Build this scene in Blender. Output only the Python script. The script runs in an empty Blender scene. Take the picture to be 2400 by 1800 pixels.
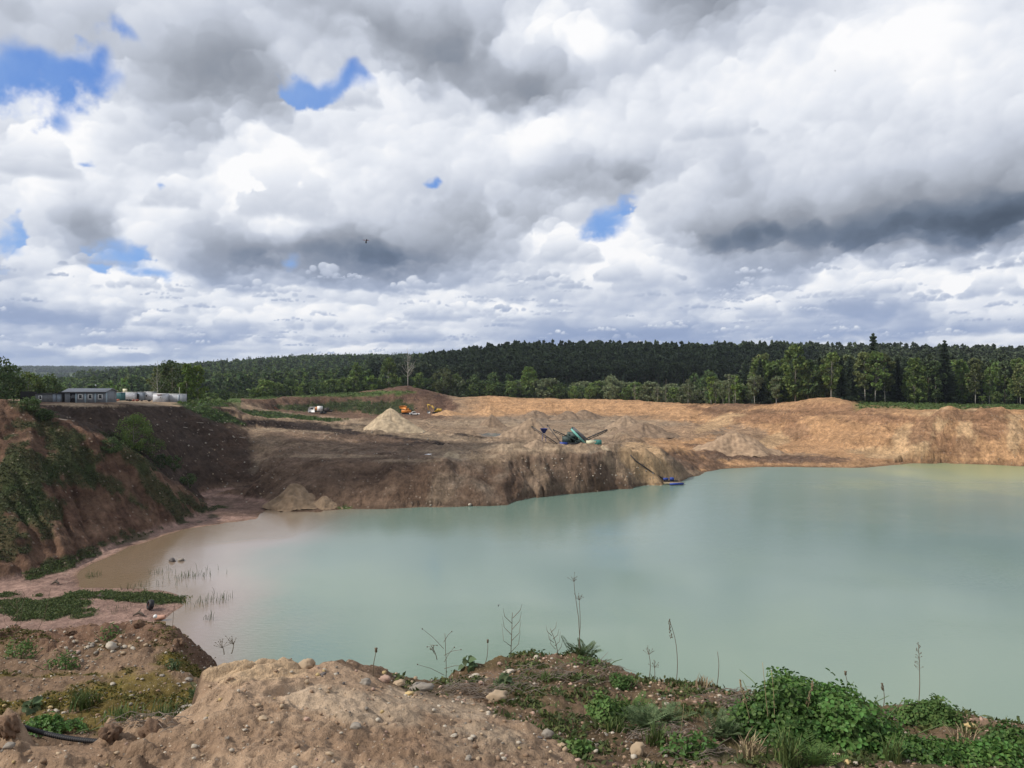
import bpy, math, random
import numpy as np
from mathutils import Vector, Matrix
from mathutils.geometry import delaunay_2d_cdt

random.seed(7)
RNG = np.random.default_rng(7)
C = bpy.context.scene.collection
# ------------------------------------------------------------------ camera model
# survey frame: sight-line slopes measured from the eye point (0,0,EYE)
F, U0, V0, EYE = 1677.4, 1106.0, 806.5, 25.0
def Q(u, v, d):                      # point on a sight line at forward distance d
    return np.array([(u-U0)/F*d, d, EYE-(v-V0)/F*d])
def PZ(u, v, z=0.0):                 # point on a sight line at height z
    return Q(u, v, (EYE-z)*F/(v-V0))

# ------------------------------------------------------------------ noise
def _h(ix, iy, s):
    n = (ix.astype(np.int64)*374761393 + iy.astype(np.int64)*668265263 + s*974634777) & 0x7fffffff
    n = ((n ^ (n >> 13))*1274126177) & 0x7fffffff
    return ((n ^ (n >> 16)) & 0xffff)/65535.0
def perlin(x, y, s=0):
    x0 = np.floor(x); y0 = np.floor(y); fx = x-x0; fy = y-y0
    ux = fx*fx*fx*(fx*(fx*6-15)+10); uy = fy*fy*fy*(fy*(fy*6-15)+10)
    def g(ix, iy, dx, dy):
        a = _h(ix, iy, s)*2*np.pi
        return np.cos(a)*dx+np.sin(a)*dy
    n00 = g(x0, y0, fx, fy); n10 = g(x0+1, y0, fx-1, fy)
    n01 = g(x0, y0+1, fx, fy-1); n11 = g(x0+1, y0+1, fx-1, fy-1)
    a = n00+(n10-n00)*ux; b = n01+(n11-n01)*ux
    return (a+(b-a)*uy)*1.5
def fbm(x, y, o=5, s=0, g=0.5, l=2.03):
    r = 0; a = 1.0; t = 0
    for i in range(o):
        r = r+a*perlin(x+i*17.3, y-i*9.1, s+i); t += a; a *= g; x = x*l; y = y*l
    return r/t
def billow(x, y, o=4, s=0, g=0.5):
    r = 0; a = 1.0; t = 0
    for i in range(o):
        r = r+a*(np.abs(perlin(x+i*11.3, y+i*5.7, s+i))*2-0.5); t += a; a *= g; x = x*2.05; y = y*2.05
    return r/t
def sstep(a, b, x):
    t = np.clip((x-a)/(b-a), 0, 1); return t*t*(3-2*t)

# ------------------------------------------------------------------ object helpers
def tag(o, label=None, cat=None, group=None, kind=None):
    if label: o['label'] = label
    if cat: o['category'] = cat
    if group: o['group'] = group
    if kind: o['kind'] = kind
    return o
def empty(name, loc, rz=0.0, label=None, cat=None, group=None):
    o = bpy.data.objects.new(name, None); C.objects.link(o)
    o.location = [float(a) for a in loc]; o.rotation_euler = (0, 0, rz); o.empty_display_size = 0.2
    return tag(o, label, cat, group)
def raw_mesh(name, V, quads=None, tris=None, mats=(), midx=None, smooth=False):
    me = bpy.data.meshes.new(name)
    V = np.asarray(V, dtype=np.float32)
    parts = []
    nq = 0 if quads is None else len(quads); nt = 0 if tris is None else len(tris)
    loops = []; tot = []
    if nq: loops.append(np.asarray(quads, dtype=np.int32).ravel()); tot.append(np.full(nq, 4, np.int32))
    if nt: loops.append(np.asarray(tris, dtype=np.int32).ravel()); tot.append(np.full(nt, 3, np.int32))
    L = np.concatenate(loops); T = np.concatenate(tot)
    me.vertices.add(len(V)); me.vertices.foreach_set('co', V.ravel())
    me.loops.add(len(L)); me.loops.foreach_set('vertex_index', L)
    me.polygons.add(len(T))
    st = np.zeros(len(T), np.int32); st[1:] = np.cumsum(T)[:-1]
    me.polygons.foreach_set('loop_start', st)
    if midx is not None: me.polygons.foreach_set('material_index', np.asarray(midx, np.int32))
    if smooth: me.polygons.foreach_set('use_smooth', np.ones(len(T), bool))
    for m in mats: me.materials.append(m)
    me.update(calc_edges=True); me.validate()
    return me
def link(name, me, parent=None, loc=None):
    o = bpy.data.objects.new(name, me); C.objects.link(o)
    if parent is not None: o.parent = parent
    if loc is not None: o.location = [float(a) for a in loc]
    return o
class MB:
    """collects shapes for ONE mesh"""
    def __init__(s): s.v = []; s.q = []; s.t = []; s.n = 0; s.mq = []; s.mt = []; s.m = 0
    def add(s, v, q=None, t=None):
        v = np.asarray(v, float).reshape(-1, 3); s.v.append(v)
        if q is not None and len(q): s.q.append(np.asarray(q, int)+s.n); s.mq += [s.m]*len(q)
        if t is not None and len(t): s.t.append(np.asarray(t, int)+s.n); s.mt += [s.m]*len(t)
        s.n += len(v); return s
    def box(s, c, d, rz=0, rx=0, ry=0, taper=1.0):
        x, y, z = [a/2 for a in d]
        P = np.array([[-x,-y,-z],[x,-y,-z],[x,y,-z],[-x,y,-z],[-x*taper,-y*taper,z],[x*taper,-y*taper,z],[x*taper,y*taper,z],[-x*taper,y*taper,z]])
        R = np.array(Matrix.Rotation(rz, 3, 'Z') @ Matrix.Rotation(ry, 3, 'Y') @ Matrix.Rotation(rx, 3, 'X'))
        P = P @ R.T + np.array(c)
        return s.add(P, [[0,3,2,1],[4,5,6,7],[0,1,5,4],[1,2,6,5],[2,3,7,6],[3,0,4,7]])
    def beam(s, a, b, w, h):
        a = np.array(a, float); b = np.array(b, float); d = b-a; L = np.linalg.norm(d); d = d/L
        up = np.array([0, 0, 1.0]) if abs(d[2]) < .97 else np.array([0, 1.0, 0])
        r = np.cross(d, up); r /= np.linalg.norm(r); up = np.cross(r, d)
        P = [p+r*i*w/2+up*j*h/2 for p in (a, b) for i, j in ((-1,-1),(1,-1),(1,1),(-1,1))]
        return s.add(P, [[0,1,2,3],[7,6,5,4],[0,4,5,1],[1,5,6,2],[2,6,7,3],[3,7,4,0]])
    def tube(s, pts, rad, n=7, cap=True):
        pts = np.asarray(pts, float); k = len(pts)
        rad = np.full(k, rad) if np.isscalar(rad) else np.asarray(rad, float)
        tg = np.gradient(pts, axis=0); tg /= np.linalg.norm(tg, axis=1)[:, None]+1e-9
        ref = np.array([0, 0, 1.0]) if abs(tg[0][2]) < .9 else np.array([1.0, 0, 0])
        V = []
        a = np.arange(n)*2*np.pi/n
        for i in range(k):
            r = np.cross(tg[i], ref); r /= np.linalg.norm(r)+1e-9; u = np.cross(r, tg[i])
            V.append(pts[i]+rad[i]*(np.cos(a)[:, None]*r+np.sin(a)[:, None]*u))
        V = np.concatenate(V)
        q = [[i*n+j, i*n+(j+1) % n, (i+1)*n+(j+1) % n, (i+1)*n+j] for i in range(k-1) for j in range(n)]
        t = []
        if cap:
            V = np.vstack([V, pts[0], pts[-1]])
            t = [[k*n, (j+1) % n, j] for j in range(n)]+[[k*n+1, (k-1)*n+j, (k-1)*n+(j+1) % n] for j in range(n)]
        return s.add(V, q, t)
    def lathe(s, prof, c=(0,0,0), n=20, axis='z'):
        prof = np.asarray(prof, float); k = len(prof); a = np.arange(n)*2*np.pi/n
        V = np.array([[r*np.cos(t), r*np.sin(t), z] for r, z in prof for t in a])
        if axis == 'y': V = V[:, [0, 2, 1]]
        if axis == 'x': V = V[:, [2, 1, 0]]
        q = [[i*n+j, i*n+(j+1) % n, (i+1)*n+(j+1) % n, (i+1)*n+j] for i in range(k-1) for j in range(n)]
        return s.add(V+np.array(c), q)
    def prism(s, poly, y0, y1):       # polygon in x,z extruded along y
        n = len(poly); V = [[x, y, z] for y in (y0, y1) for x, z in poly]
        q = [[i, (i+1) % n, n+(i+1) % n, n+i] for i in range(n)]
        t = [[0, i, i+1] for i in range(1, n-1)]+[[n, n+i+1, n+i] for i in range(1, n-1)]
        return s.add(V, q, t)
    def build(s, name, mats, parent=None, smooth=False, loc=None):
        if not isinstance(mats, (list, tuple)): mats = [mats]
        q = np.concatenate(s.q) if s.q else None; t = np.concatenate(s.t) if s.t else None
        me = raw_mesh(name, np.concatenate(s.v), q, t, mats, s.mq+s.mt, smooth)
        return link(name, me, parent, loc)
_ICO = {}
def ico(sub):
    if sub not in _ICO:
        import bmesh
        bm = bmesh.new(); bmesh.ops.create_icosphere(bm, subdivisions=sub, radius=1)
        _ICO[sub] = (np.array([v.co[:] for v in bm.verts]), np.array([[v.index for v in f.verts] for f in bm.faces])); bm.free()
    return _ICO[sub]
def rock_verts(seed, dims, sub=2, rough=.22, lo=1.3):
    V, T = ico(sub); r = np.random.default_rng(seed); o = r.uniform(0, 50, 3)
    n = fbm(V[:, 0]*lo+o[0]+V[:, 2]*.7, V[:, 1]*lo+o[1]+V[:, 2]*.9, 3, seed % 97)
    W = V*(1+rough*2*n)[:, None]
    for _ in range(4):                # knock a few flat facets into it
        d = r.normal(size=3); d /= np.linalg.norm(d); h = r.uniform(.62, .9)
        p = W @ d; W = W-np.outer(np.clip(p-h, 0, None)*.8, d)
    return W*np.array(dims)/2, T
def copy_tree(o, parent=None):
    c = o.copy(); C.objects.link(c); c.parent = parent
    for ch in list(o.children): copy_tree(ch, c)
    return c

# ------------------------------------------------------------------ materials
def nt_new(name):
    m = bpy.data.materials.new(name); m.use_nodes = True
    return m, m.node_tree, m.node_tree.nodes['Principled BSDF']
def paint(name, col, rough=.6, metal=0.0, var=.25, scale=3.0, bump=0.0, spec=.4):
    m, t, b = nt_new(name)
    tc = t.nodes.new('ShaderNodeTexCoord'); n = t.nodes.new('ShaderNodeTexNoise')
    n.inputs['Scale'].default_value = scale; n.inputs['Detail'].default_value = 7
    t.links.new(tc.outputs['Object'], n.inputs['Vector'])
    r = t.nodes.new('ShaderNodeValToRGB'); r.color_ramp.elements[0].position = .3; r.color_ramp.elements[1].position = .72
    r.color_ramp.elements[0].color = [c*(1-var) for c in col]+[1]; r.color_ramp.elements[1].color = [min(1, c*(1+var)) for c in col]+[1]
    t.links.new(n.outputs['Fac'], r.inputs['Fac']); t.links.new(r.outputs['Color'], b.inputs['Base Color'])
    b.inputs['Roughness'].default_value = rough; b.inputs['Metallic'].default_value = metal; b.inputs['Specular IOR Level'].default_value = spec
    if bump:
        bp = t.nodes.new('ShaderNodeBump'); bp.inputs['Strength'].default_value = .6; bp.inputs['Distance'].default_value = bump
        t.links.new(n.outputs['Fac'], bp.inputs['Height']); t.links.new(bp.outputs['Normal'], b.inputs['Normal'])
    return m
def leafmat(name, col, var=.35, trans=.25, hue=.03, rough=.65):
    m, t, b = nt_new(name)
    g = t.nodes.new('ShaderNodeNewGeometry'); oi = t.nodes.new('ShaderNodeObjectInfo')
    hs = t.nodes.new('ShaderNodeHueSaturation'); hs.inputs['Color'].default_value = list(col)+[1]
    mp = t.nodes.new('ShaderNodeMapRange'); mp.inputs['To Min'].default_value = 1-var; mp.inputs['To Max'].default_value = 1+var
    t.links.new(g.outputs['Random Per Island'], mp.inputs['Value'])
    mo = t.nodes.new('ShaderNodeMapRange'); mo.inputs['To Min'].default_value = 1-var*.6; mo.inputs['To Max'].default_value = 1+var*.6
    t.links.new(oi.outputs['Random'], mo.inputs['Value'])
    mu = t.nodes.new('ShaderNodeMath'); mu.operation = 'MULTIPLY'
    t.links.new(mp.outputs[0], mu.inputs[0]); t.links.new(mo.outputs[0], mu.inputs[1]); t.links.new(mu.outputs[0], hs.inputs['Value'])
    mh = t.nodes.new('ShaderNodeMapRange'); mh.inputs['To Min'].default_value = .5-hue; mh.inputs['To Max'].default_value = .5+hue
    m2 = t.nodes.new('ShaderNodeMath'); m2.operation = 'MULTIPLY_ADD'; m2.inputs[1].default_value = 7.31
    t.links.new(oi.outputs['Random'], m2.inputs[0]); t.links.new(g.outputs['Random Per Island'], m2.inputs[2])
    fr = t.nodes.new('ShaderNodeMath'); fr.operation = 'FRACT'; t.links.new(m2.outputs[0], fr.inputs[0])
    t.links.new(fr.outputs[0], mh.inputs['Value']); t.links.new(mh.outputs[0], hs.inputs['Hue'])
    t.links.new(hs.outputs['Color'], b.inputs['Base Color']); b.inputs['Roughness'].default_value = rough
    b.inputs['Specular IOR Level'].default_value = .25
    if trans:
        tr = t.nodes.new('ShaderNodeBsdfTranslucent'); t.links.new(hs.outputs['Color'], tr.inputs['Color'])
        mx = t.nodes.new('ShaderNodeMixShader'); mx.inputs[0].default_value = trans
        t.links.new(b.outputs[0], mx.inputs[1]); t.links.new(tr.outputs[0], mx.inputs[2])
        t.links.new(mx.outputs[0], t.nodes['Material Output'].inputs['Surface'])
    return m

# ------------------------------------------------------------------ terrain: survey lines -> triangulated heights
LN = []                                            # polylines of survey points
def line(*p): LN.append([np.array(a, float) for a in p])
def D(*p): line(*[Q(*a) for a in p])
def Wt(*p, z=0.0): line(*[PZ(a[0], a[1], a[2] if len(a) > 2 else z) for a in p])
def XYZ(*p): line(*p)
# foreground: the ledge the photographer stands on
XYZ((-70,-60,22.5),(0,-60,23.4),(70,-60,23.4)); XYZ((-30,-15,23.2),(0,-15,23.4),(30,-15,23.4))
XYZ((-12,0.6,23.2),(-5,0.6,23.4),(0,0.6,23.5),(5,0.6,23.4),(14,0.6,23.3))
D((-900,1640,3.1),(0,1660,2.9),(400,1660,2.75),(800,1660,2.7),(1200,1660,2.75)); D((1262,1672,3.2),(1600,1660,3.3),(2212,1660,3.35),(3200,1660,3.4))
D((-900,1560,3.4),(-200,1562,3.3),(0,1546,3.3),(35,1550,3.3),(70,1608,3.1),(150,1618,3.0),(195,1610,3.1),(235,1566,3.25),(275,1578,3.2),(330,1566,3.3),(388,1566,3.35))
D((62,1655,3.36),(100,1668,3.36),(150,1672,3.34),(200,1662,3.3)); D((405,1530,3.5),(436,1475,3.75),(446,1430,3.95),(500,1414,4.05),(560,1407,4.1),(620,1412,4.1),(700,1426,4.05),(760,1442,4.0),(800,1458,3.95),(850,1482,3.95),(920,1492,3.95),(1000,1520,3.8),(1080,1545,3.65),(1150,1568,3.5),(1200,1600,3.35),(1238,1640,3.15))
D((470,1480,3.62),(600,1470,3.6),(720,1500,3.5),(850,1530,3.4)); D((430,1560,3.12),(520,1560,3.08),(700,1580,3.05),(900,1580,3.15),(1050,1610,3.05)); D((300,1620,2.95),(150,1640,2.9))
XYZ((-9,4.7,22.35),(-6,4.7,22.35),(-3,4.7,22.4),(-2.1,4.7,22.35)); XYZ((-9,3.95,22.75),(-3,3.9,22.75),(-2.0,3.82,22.72),(-1.74,3.84,22.7),(-1.67,4.1,22.55),(-1.62,4.45,22.4),(-1.2,4.9,22.3),(-.6,5.0,22.2))
D((-900,1500,6.2),(0,1500,6.25),(150,1498,6.3),(300,1500,6.3),(400,1498,6.3)); D((-300,1430,7.0),(0,1430,7.0),(200,1428,7.05),(380,1425,7.0))
D((-900,1340,8),(-200,1348,7.9),(0,1352,7.9),(100,1350,7.9),(200,1342,8.0),(300,1336,8.05),(360,1342,7.9),(376,1365,7.65),(386,1400,7.3),(396,1430,7.0),(425,1470,6.65),(440,1498,6.25))
line(*[Q(*a)+np.array([.25,.45,-.5]) for a in ((-200,1348,7.9),(0,1352,7.9),(200,1342,8.0),(300,1336,8.05),(360,1342,7.9),(376,1365,7.65),(386,1400,7.3),(396,1430,7.0),(425,1470,6.65),(440,1498,6.25))])
line(*[Q(*a)+np.array([.8,1.6,-3.2]) for a in ((-900,1348,7.9),(0,1352,7.9),(200,1342,8.0),(360,1342,7.9),(386,1400,7.3),(425,1470,6.65))])
FC = ((868,1455,4.85),(900,1440,5.1),(960,1428,5.2),(1050,1420,5.3),(1150,1406,5.4),(1250,1406,5.4),(1330,1428,5.3),(1400,1474,5.0),(1440,1477,4.9),(1500,1462,4.9),(1580,1482,4.8),(1700,1500,4.7),(1900,1522,4.6),(2000,1517,4.6),(2080,1532,4.5),(2212,1555,4.3),(3000,1600,4.2))
D(*FC); line(*[Q(*a)+np.array([0,.35,-.6]) for a in FC]); line(*[Q(*a)+np.array([0,1.6,-3.4]) for a in FC])
D((900,1500,4.15),(1000,1530,4.0),(1100,1552,3.85),(1180,1590,3.6),(1262,1655,3.25)); D((1300,1540,4.1),(1700,1590,3.95),(2100,1600,3.9),(2212,1610,3.8),(3000,1630,3.8)); D((1300,1460,4.85),(1100,1460,4.8))
XYZ((-1.2,5.6,21.2),(-.5,5.4,21.3)); XYZ((-1.4,7.5,18.5),(0,7.2,18.6))
XYZ((-40,16,20),(-16,18,14),(-5,15,14),(4,14,14.5),(16,13,15.5),(40,11,18)); XYZ((-70,34,19),(-40,34,9),(-12,30,4),(6,27,4),(30,27,4),(70,22,10))
XYZ((-70,60,4),(-44,55,1.2),(-26,48,.6),(-12,40,-.8),(10,36,-1),(40,36,-1),(90,36,0)); XYZ((-10,52,-3),(15,52,-4),(60,52,-4)); XYZ((10,90,-5),(50,90,-6),(110,90,-6)); XYZ((20,130,-4),(90,140,-6),(150,140,-5))
# near-left mud flat
Wt((-300,1345,.4),(0,1348,.35),(100,1340,.3),(250,1340,.22),(330,1345,.1)); Wt((350,1352,-.15),(380,1420,-.4),(430,1500,-.8)); Wt((0,1300,.45),(150,1312,.35),(250,1310,.25),(330,1310,.18),(400,1300,.12)); Wt((-300,1285,.7),(0,1272,.35),(80,1268,.3),(160,1272,.2)); Wt((190,1285,.3),(270,1288,.45),(350,1290,.4),(410,1297,.15))
Wt((430,1300,-.3),(480,1330,-.8),(560,1400,-2)); Wt((180,1270,-.05),(260,1266,-.1),(340,1272,-.1),(420,1280,-.3)); Wt((200,1235,-.12),(300,1230,-.22),(420,1235,-.5),(520,1250,-1.2)); Wt((300,1195,-.2),(420,1185,-.4),(540,1200,-1.0),(700,1220,-2.5)); Wt((700,1320,-3.5),(1000,1300,-5),(1500,1280,-6))
# left cut slope
Wt((-600,1330,.6),(-300,1290,.6),(0,1252,.5),(70,1246,.3),(150,1229,.1),(200,1203,.1),(280,1171,.1),(370,1138,.12),(430,1113,.25),(470,1098,.3))
D((-1000,838,95),(-500,850,108),(-200,852,115),(0,862,120),(90,893,122),(150,917,123),(200,940,124),(270,975,128),(330,1010,132),(400,1060,138),(440,1092,142))
D((-200,1060,101),(0,1060,105),(100,1080,108),(180,1090,113),(260,1090,120)); D((-100,960,112),(50,960,113),(130,1000,115))
D((60,880,128),(130,900,134),(200,933,140),(270,968,143),(330,1003,148),(400,1050,155)); Wt((440,1072,.4),(480,1060,.3),(520,1060,.3),(560,1058,.3)); Wt((470,1085,.2),(520,1080,.2),(550,1085,.15)); Wt((400,1128,.1),(450,1120,.1),(520,1110,.12),(550,1110,.1)); Wt((420,1145,-.05),(490,1130,-.02),(560,1132,-.1))
# left terrace with the site huts, and the dark spoil slope below it
D((-800,850,130),(-300,858,140),(0,866,146),(80,872,150),(200,876,153),(300,878,165),(400,879,188),(470,882,198),(515,888,205))
D((0,866,156),(60,869,160),(250,870,163),(280,868,190),(400,869,200),(440,868,235)); XYZ((-200,190,19),(-150,200,18.4),(-100,207,17.5),(-100,232,17.0),(-120,240,16.8)); XYZ((-260,300,9),(-170,300,10),(-120,300,13)); D((450,866,240),(520,868,285)); D((440,868,210),(480,874,225),(505,884,225))
D((230,925,148),(330,940,158),(420,960,170),(480,985,175)); D((400,1000,162),(470,1030,166))
Wt((500,1056,.6),(560,1048,.8)); D((515,905,206),(530,930,196),(545,960,186),(556,1000,176),(548,1030,170))
# spit of spoil between pit floor and water
Wt((560,1110),(580,1100),(640,1103),(700,1108),(740,1099),(830,1099),(900,1096),(1000,1094),(1100,1091),(1170,1087),(1240,1078),(1300,1068),(1370,1056),(1430,1046),(1470,1040),(1500,1029),(1527,1018))
Wt((560,1160,-.15),(620,1160,-.15),(690,1130,-.1),(760,1112,-.2),(850,1112,-.4),(1000,1110,-.8),(1200,1095,-.9),(1400,1066,-.9),(1540,1030,-.8)); Wt((800,1150,-2),(1100,1130,-3.5),(1400,1090,-4)) 
D((560,1034,161),(600,1006,160),(700,1004,158),(800,1000,158),(900,1004,157),(1000,995,159),(1100,985,162),(1180,978,166),(1250,984,166),(1330,974,172),(1400,984,176),(1460,1002,182),(1505,1016,190))
D((580,985,174),(700,972,182),(900,968,182),(1000,962,184),(1100,960,184),(1180,964,180),(1250,966,182),(1300,964,186),(1350,962,190),(1450,966,203),(1530,985,208))
D((600,925,222),(750,934,216),(900,948,206)); D((560,905,238),(700,906,320),(850,922,256)); D((1000,932,248),(1200,932,255),(1400,928,272),(1500,932,265)); D((700,897,375),(900,894,398),(1000,893,400),(1200,893,388),(1350,896,365)); D((1000,906,325),(1200,906,325),(1400,908,320))
D((520,893,262),(600,898,280),(660,903,292)); D((530,904,250),(640,914,275)); D((560,886,310),(640,890,345))
# far right inlet and pit walls
Wt((1527,1018),(1560,1013),(1600,1011),(1640,1008),(1700,1008),(1790,1010),(1870,1011),(1920,1005),(1990,1001),(2060,1001),(2130,1003),(2212,1007),(2500,1015),(3200,1040)); Wt((1560,1030,-.8),(1700,1022,-.8),(1900,1020,-.9),(2000,1010,-.8),(2212,1016,-.9),(2600,1030,-1)); 
D((1570,1006,206),(1640,1000,209),(1700,997,212),(1790,999,211),(1850,1002,208)); D((1560,988,214),(1640,990,214),(1720,986,217),(1800,986,218),(1870,990,217)); D((1600,965,235),(1700,972,228),(1800,974,232),(1900,985,224))
D((500,880,285),(540,886,322),(600,889,345),(700,893,372),(840,893,395),(960,890,402),(1050,883,408),(1200,888,385),(1300,890,375),(1400,896,350),(1500,906,318),(1560,916,298),(1640,936,276),(1700,950,258),(1780,960,246))
D((520,864,325),(600,860,350),(640,857,368),(700,853,388),(840,849,410),(862,836,415),(880,832,417),(900,838,416),(960,862,418),(1000,860,430),(1050,854,427),(1100,860,420),(1200,864,405),(1300,862,395),(1400,869,375),(1500,878,345),(1560,873,330),(1640,880,310),(1700,870,300),(1750,861,295),(1790,857,291),(1830,864,285),(1880,882,262),(1950,894,247),(2000,891,240),(2040,887,233),(2100,885,231),(2212,887,229),(2500,890,226),(3000,900,220))
D((1880,900,252),(1940,903,240),(1980,930,229)); D((1750,905,262),(1830,900,262)); D((2212,940,221),(2100,935,222),(2040,935,224))
D((540,862,360),(700,853,420),(880,838,450),(1000,864,470),(1100,862,470),(1300,864,450),(1500,876,400),(1700,872,345),(1790,862,330)); D((1850,868,312),(2000,872,316),(2212,876,316),(2600,880,316),(3200,890,316)); D((1860,876,285),(2000,880,268),(2212,882,258),(2600,884,256))
def far_z(x, y):
    u = x/np.maximum(y, 1)*F+U0
    z = 11+1.5*fbm(x/150, y/150, 2, 40)
    z = z-7*sstep(800, 300, u)
    z = z+21*sstep(500, 760, y)*sstep(760, 1150, u)*sstep(3400, 1800, u)
    z = z+36*np.exp(-(np.abs(x+380)/np.where(x < -380, 290, 500))**2.0-((y-1500)/480)**2)
    z = z+np.where(x < 400, 1, .5)*52*sstep(2400, 4400, y)*(1+.25*fbm(x/900, y/1500, 3, 41)) - 6*sstep(1800, 2600, y)
    return z
fx, fy = [], []
for y in (540, 600, 680, 780, 900, 1050, 1250, 1500, 1800, 2200, 2700, 3300, 4000, 4800, 6500):
    for k in np.linspace(-1.6, 1.6, 25):
        fx.append(k*y); fy.append(y)
fx = np.array(fx); fy = np.array(fy)
pts = [p for p in np.stack([fx, fy, far_z(fx, fy)], 1)]
XYZ((-900,-60,20),(-900,60,20),(-700,200,19),(-500,350,12),(-800,540,8)); XYZ((900,-60,22),(800,60,18),(600,200,14),(500,330,13),(800,540,12)); XYZ((-900,-900,20),(900,-900,20))
for L in LN:
    for a, b in zip(L[:-1], L[1:]):
        d = np.linalg.norm((b-a)[:2]); ym = max(1.0, min(abs(a[1]), abs(b[1])))
        n = max(1, min(8, int(d/(0.035*ym+.05))))
        for i in range(n): pts.append(a+(b-a)*i/n)
    pts.append(L[-1])
PT = np.array(pts)
# drop near-duplicates
key = {}
for p in PT:
    s = 0.012*max(2.0, abs(p[1])); yy = max(2.0, abs(p[1])); key.setdefault((round(p[0]/s), round(math.log(yy)/.012), round(p[1]/2) if p[1] < 2 else 0), p)
PT = np.array(list(key.values()))
ov, oe, of, ovm, oem, ofm = delaunay_2d_cdt([Vector((p[0], p[1])) for p in PT], [], [], 0, 1e-5)
OV = np.array([v[:] for v in ov]); OZ = np.array([PT[m[0]][2] if m else 0 for m in ovm]); TR = [f for f in of if len(f) == 3]

ys = np.concatenate([np.linspace(-60, 1.2, 16), np.geomspace(1.5, 9.5, 430), np.geomspace(9.7, 74, 45), np.geomspace(75, 252, 360), np.geomspace(253.5, 490, 150), np.geomspace(495, 6400, 90)])
ts = np.concatenate([np.linspace(-1.6, -.78, 22), np.linspace(-.765, .765, 860), np.linspace(.78, 1.6, 22)])
WY = np.sqrt(ys**2+9)
GX = ts[None, :]*WY[:, None]; GY = np.repeat(ys[:, None], len(ts), 1)
# irregular edges: read the survey through a gentle warp
wa = np.where(GY < 12, .05, np.where(GY < 74, .3, 1.0))*np.clip(GY/200, .6, 2)
ws = np.where(GY < 12, 1.6, .09)
WX = GX+wa*fbm(GX*ws, GY*ws, 4, 3)*2.2; WYY = GY+wa*fbm(GX*ws+31, GY*ws-12, 4, 5)*2.2
Z = np.full(GX.shape, np.nan)
for a, b, c in TR:
    A, B, Cc = OV[a], OV[b], OV[c]
    y0, y1 = min(A[1], B[1], Cc[1]), max(A[1], B[1], Cc[1]); pad = 3.5*max(.1, min(1, y1/200))+.2 if y1 < 12 else 6
    r0, r1 = np.searchsorted(ys, y0-pad), np.searchsorted(ys, y1+pad)
    if r1 <= r0: continue
    x0, x1 = min(A[0], B[0], Cc[0])-pad, max(A[0], B[0], Cc[0])+pad
    w = WY[r0:r1]; c0 = np.searchsorted(ts, min((x0/w).min(), (x0/w).max())); c1 = np.searchsorted(ts, max((x1/w).min(), (x1/w).max()))
    if c1 <= c0: continue
    X = WX[r0:r1, c0:c1]; Y = WYY[r0:r1, c0:c1]
    den = (B[1]-Cc[1])*(A[0]-Cc[0])+(Cc[0]-B[0])*(A[1]-Cc[1])
    if abs(den) < 1e-12: continue
    l1 = ((B[1]-Cc[1])*(X-Cc[0])+(Cc[0]-B[0])*(Y-Cc[1]))/den
    l2 = ((Cc[1]-A[1])*(X-Cc[0])+(A[0]-Cc[0])*(Y-Cc[1]))/den
    l3 = 1-l1-l2; e = -1e-6; m = (l1 >= e) & (l2 >= e) & (l3 >= e)
    if m.any():
        zz = l1*OZ[a]+l2*OZ[b]+l3*OZ[c]; S = Z[r0:r1, c0:c1]; S[m] = zz[m]
bad = np.isnan(Z)
Z[bad] = 12
def blur(Z, n):
    for _ in range(n):
        Z = (np.roll(Z, 1, 0)+np.roll(Z, -1, 0)+2*Z)/4; Z = (np.roll(Z, 1, 1)+np.roll(Z, -1, 1)+2*Z)/4
    return Z
Z0 = Z.copy()
ZB = blur(Z, 3); ZB[:2] = Z0[:2]; ZB[-2:] = Z0[-2:]; Z = ZB
ZF = blur(Z0, 10); near = GY < 10; Z = np.where(near, ZF, Z)
# slope magnitude for gullies
dzy = np.gradient(Z, axis=0)/np.gradient(GY, axis=0); dzx = np.gradient(Z, axis=1)/np.gradient(GX, axis=1)
SL = np.hypot(dzx, dzy)
U = GX/np.maximum(GY, .5)*F+U0; Vv = V0+(EYE-Z)/np.maximum(GY, .5)*F
mid = sstep(60, 80, GY)*sstep(520, 440, GY); land = sstep(-.2, .8, Z)
steep = sstep(.25, .6, SL)*mid
g1 = np.abs(perlin(GX/3.2+1.5*fbm(GX/9, GY/9, 2, 8), GY/16, 11)); g2 = np.abs(perlin(GX/1.3+fbm(GX/4, GY/4, 2, 18), GY/8, 12))
leftface = sstep(470, 300, U)*(GY < 148)
lf1 = np.abs(perlin((GX*.6+GY*.8)/3.0, (GX*.8-GY*.6)/18, 13))
gm = sstep(-.25, .35, fbm(GX/22, GY/22, 3, 14))
Z = Z-steep*land*(1-leftface)*gm*(.55*sstep(.35, 0, g1)+.28*sstep(.4, 0, g2)-.2)+steep*land*(1-leftface)*.9*fbm(GX/11, GY/11, 4, 15)
Z = Z-steep*land*leftface*(.8*sstep(.4, 0, lf1)-.25)
flat = 1-.8*(U < 450)*sstep(150, 158, GY)*(GY < 250)*sstep(.35, .18, SL)
Z = Z+mid*land*flat*(.75*fbm(GX/10, GY/12, 5, 21)+.42*billow(GX/3.6, GY/4.0, 4, 22)+.5*steep*billow(GX/6, GY/7, 3, 23))*np.where(Z < 1.2, .25, 1)
floor = mid*land*(1-steep)*sstep(150, 170, GY)*sstep(2.0, 4.0, Z)*(Z < 11)
Z = Z+floor*(.6*billow(GX/7, GY/11, 4, 25)+.2)
Z = Z+steep*land*.30*billow(GX/1.5, GY/1.7, 3, 34)+floor*.18*billow(GX/1.6, GY/2.2, 3, 35)
LR = np.random.default_rng(404)
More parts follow.
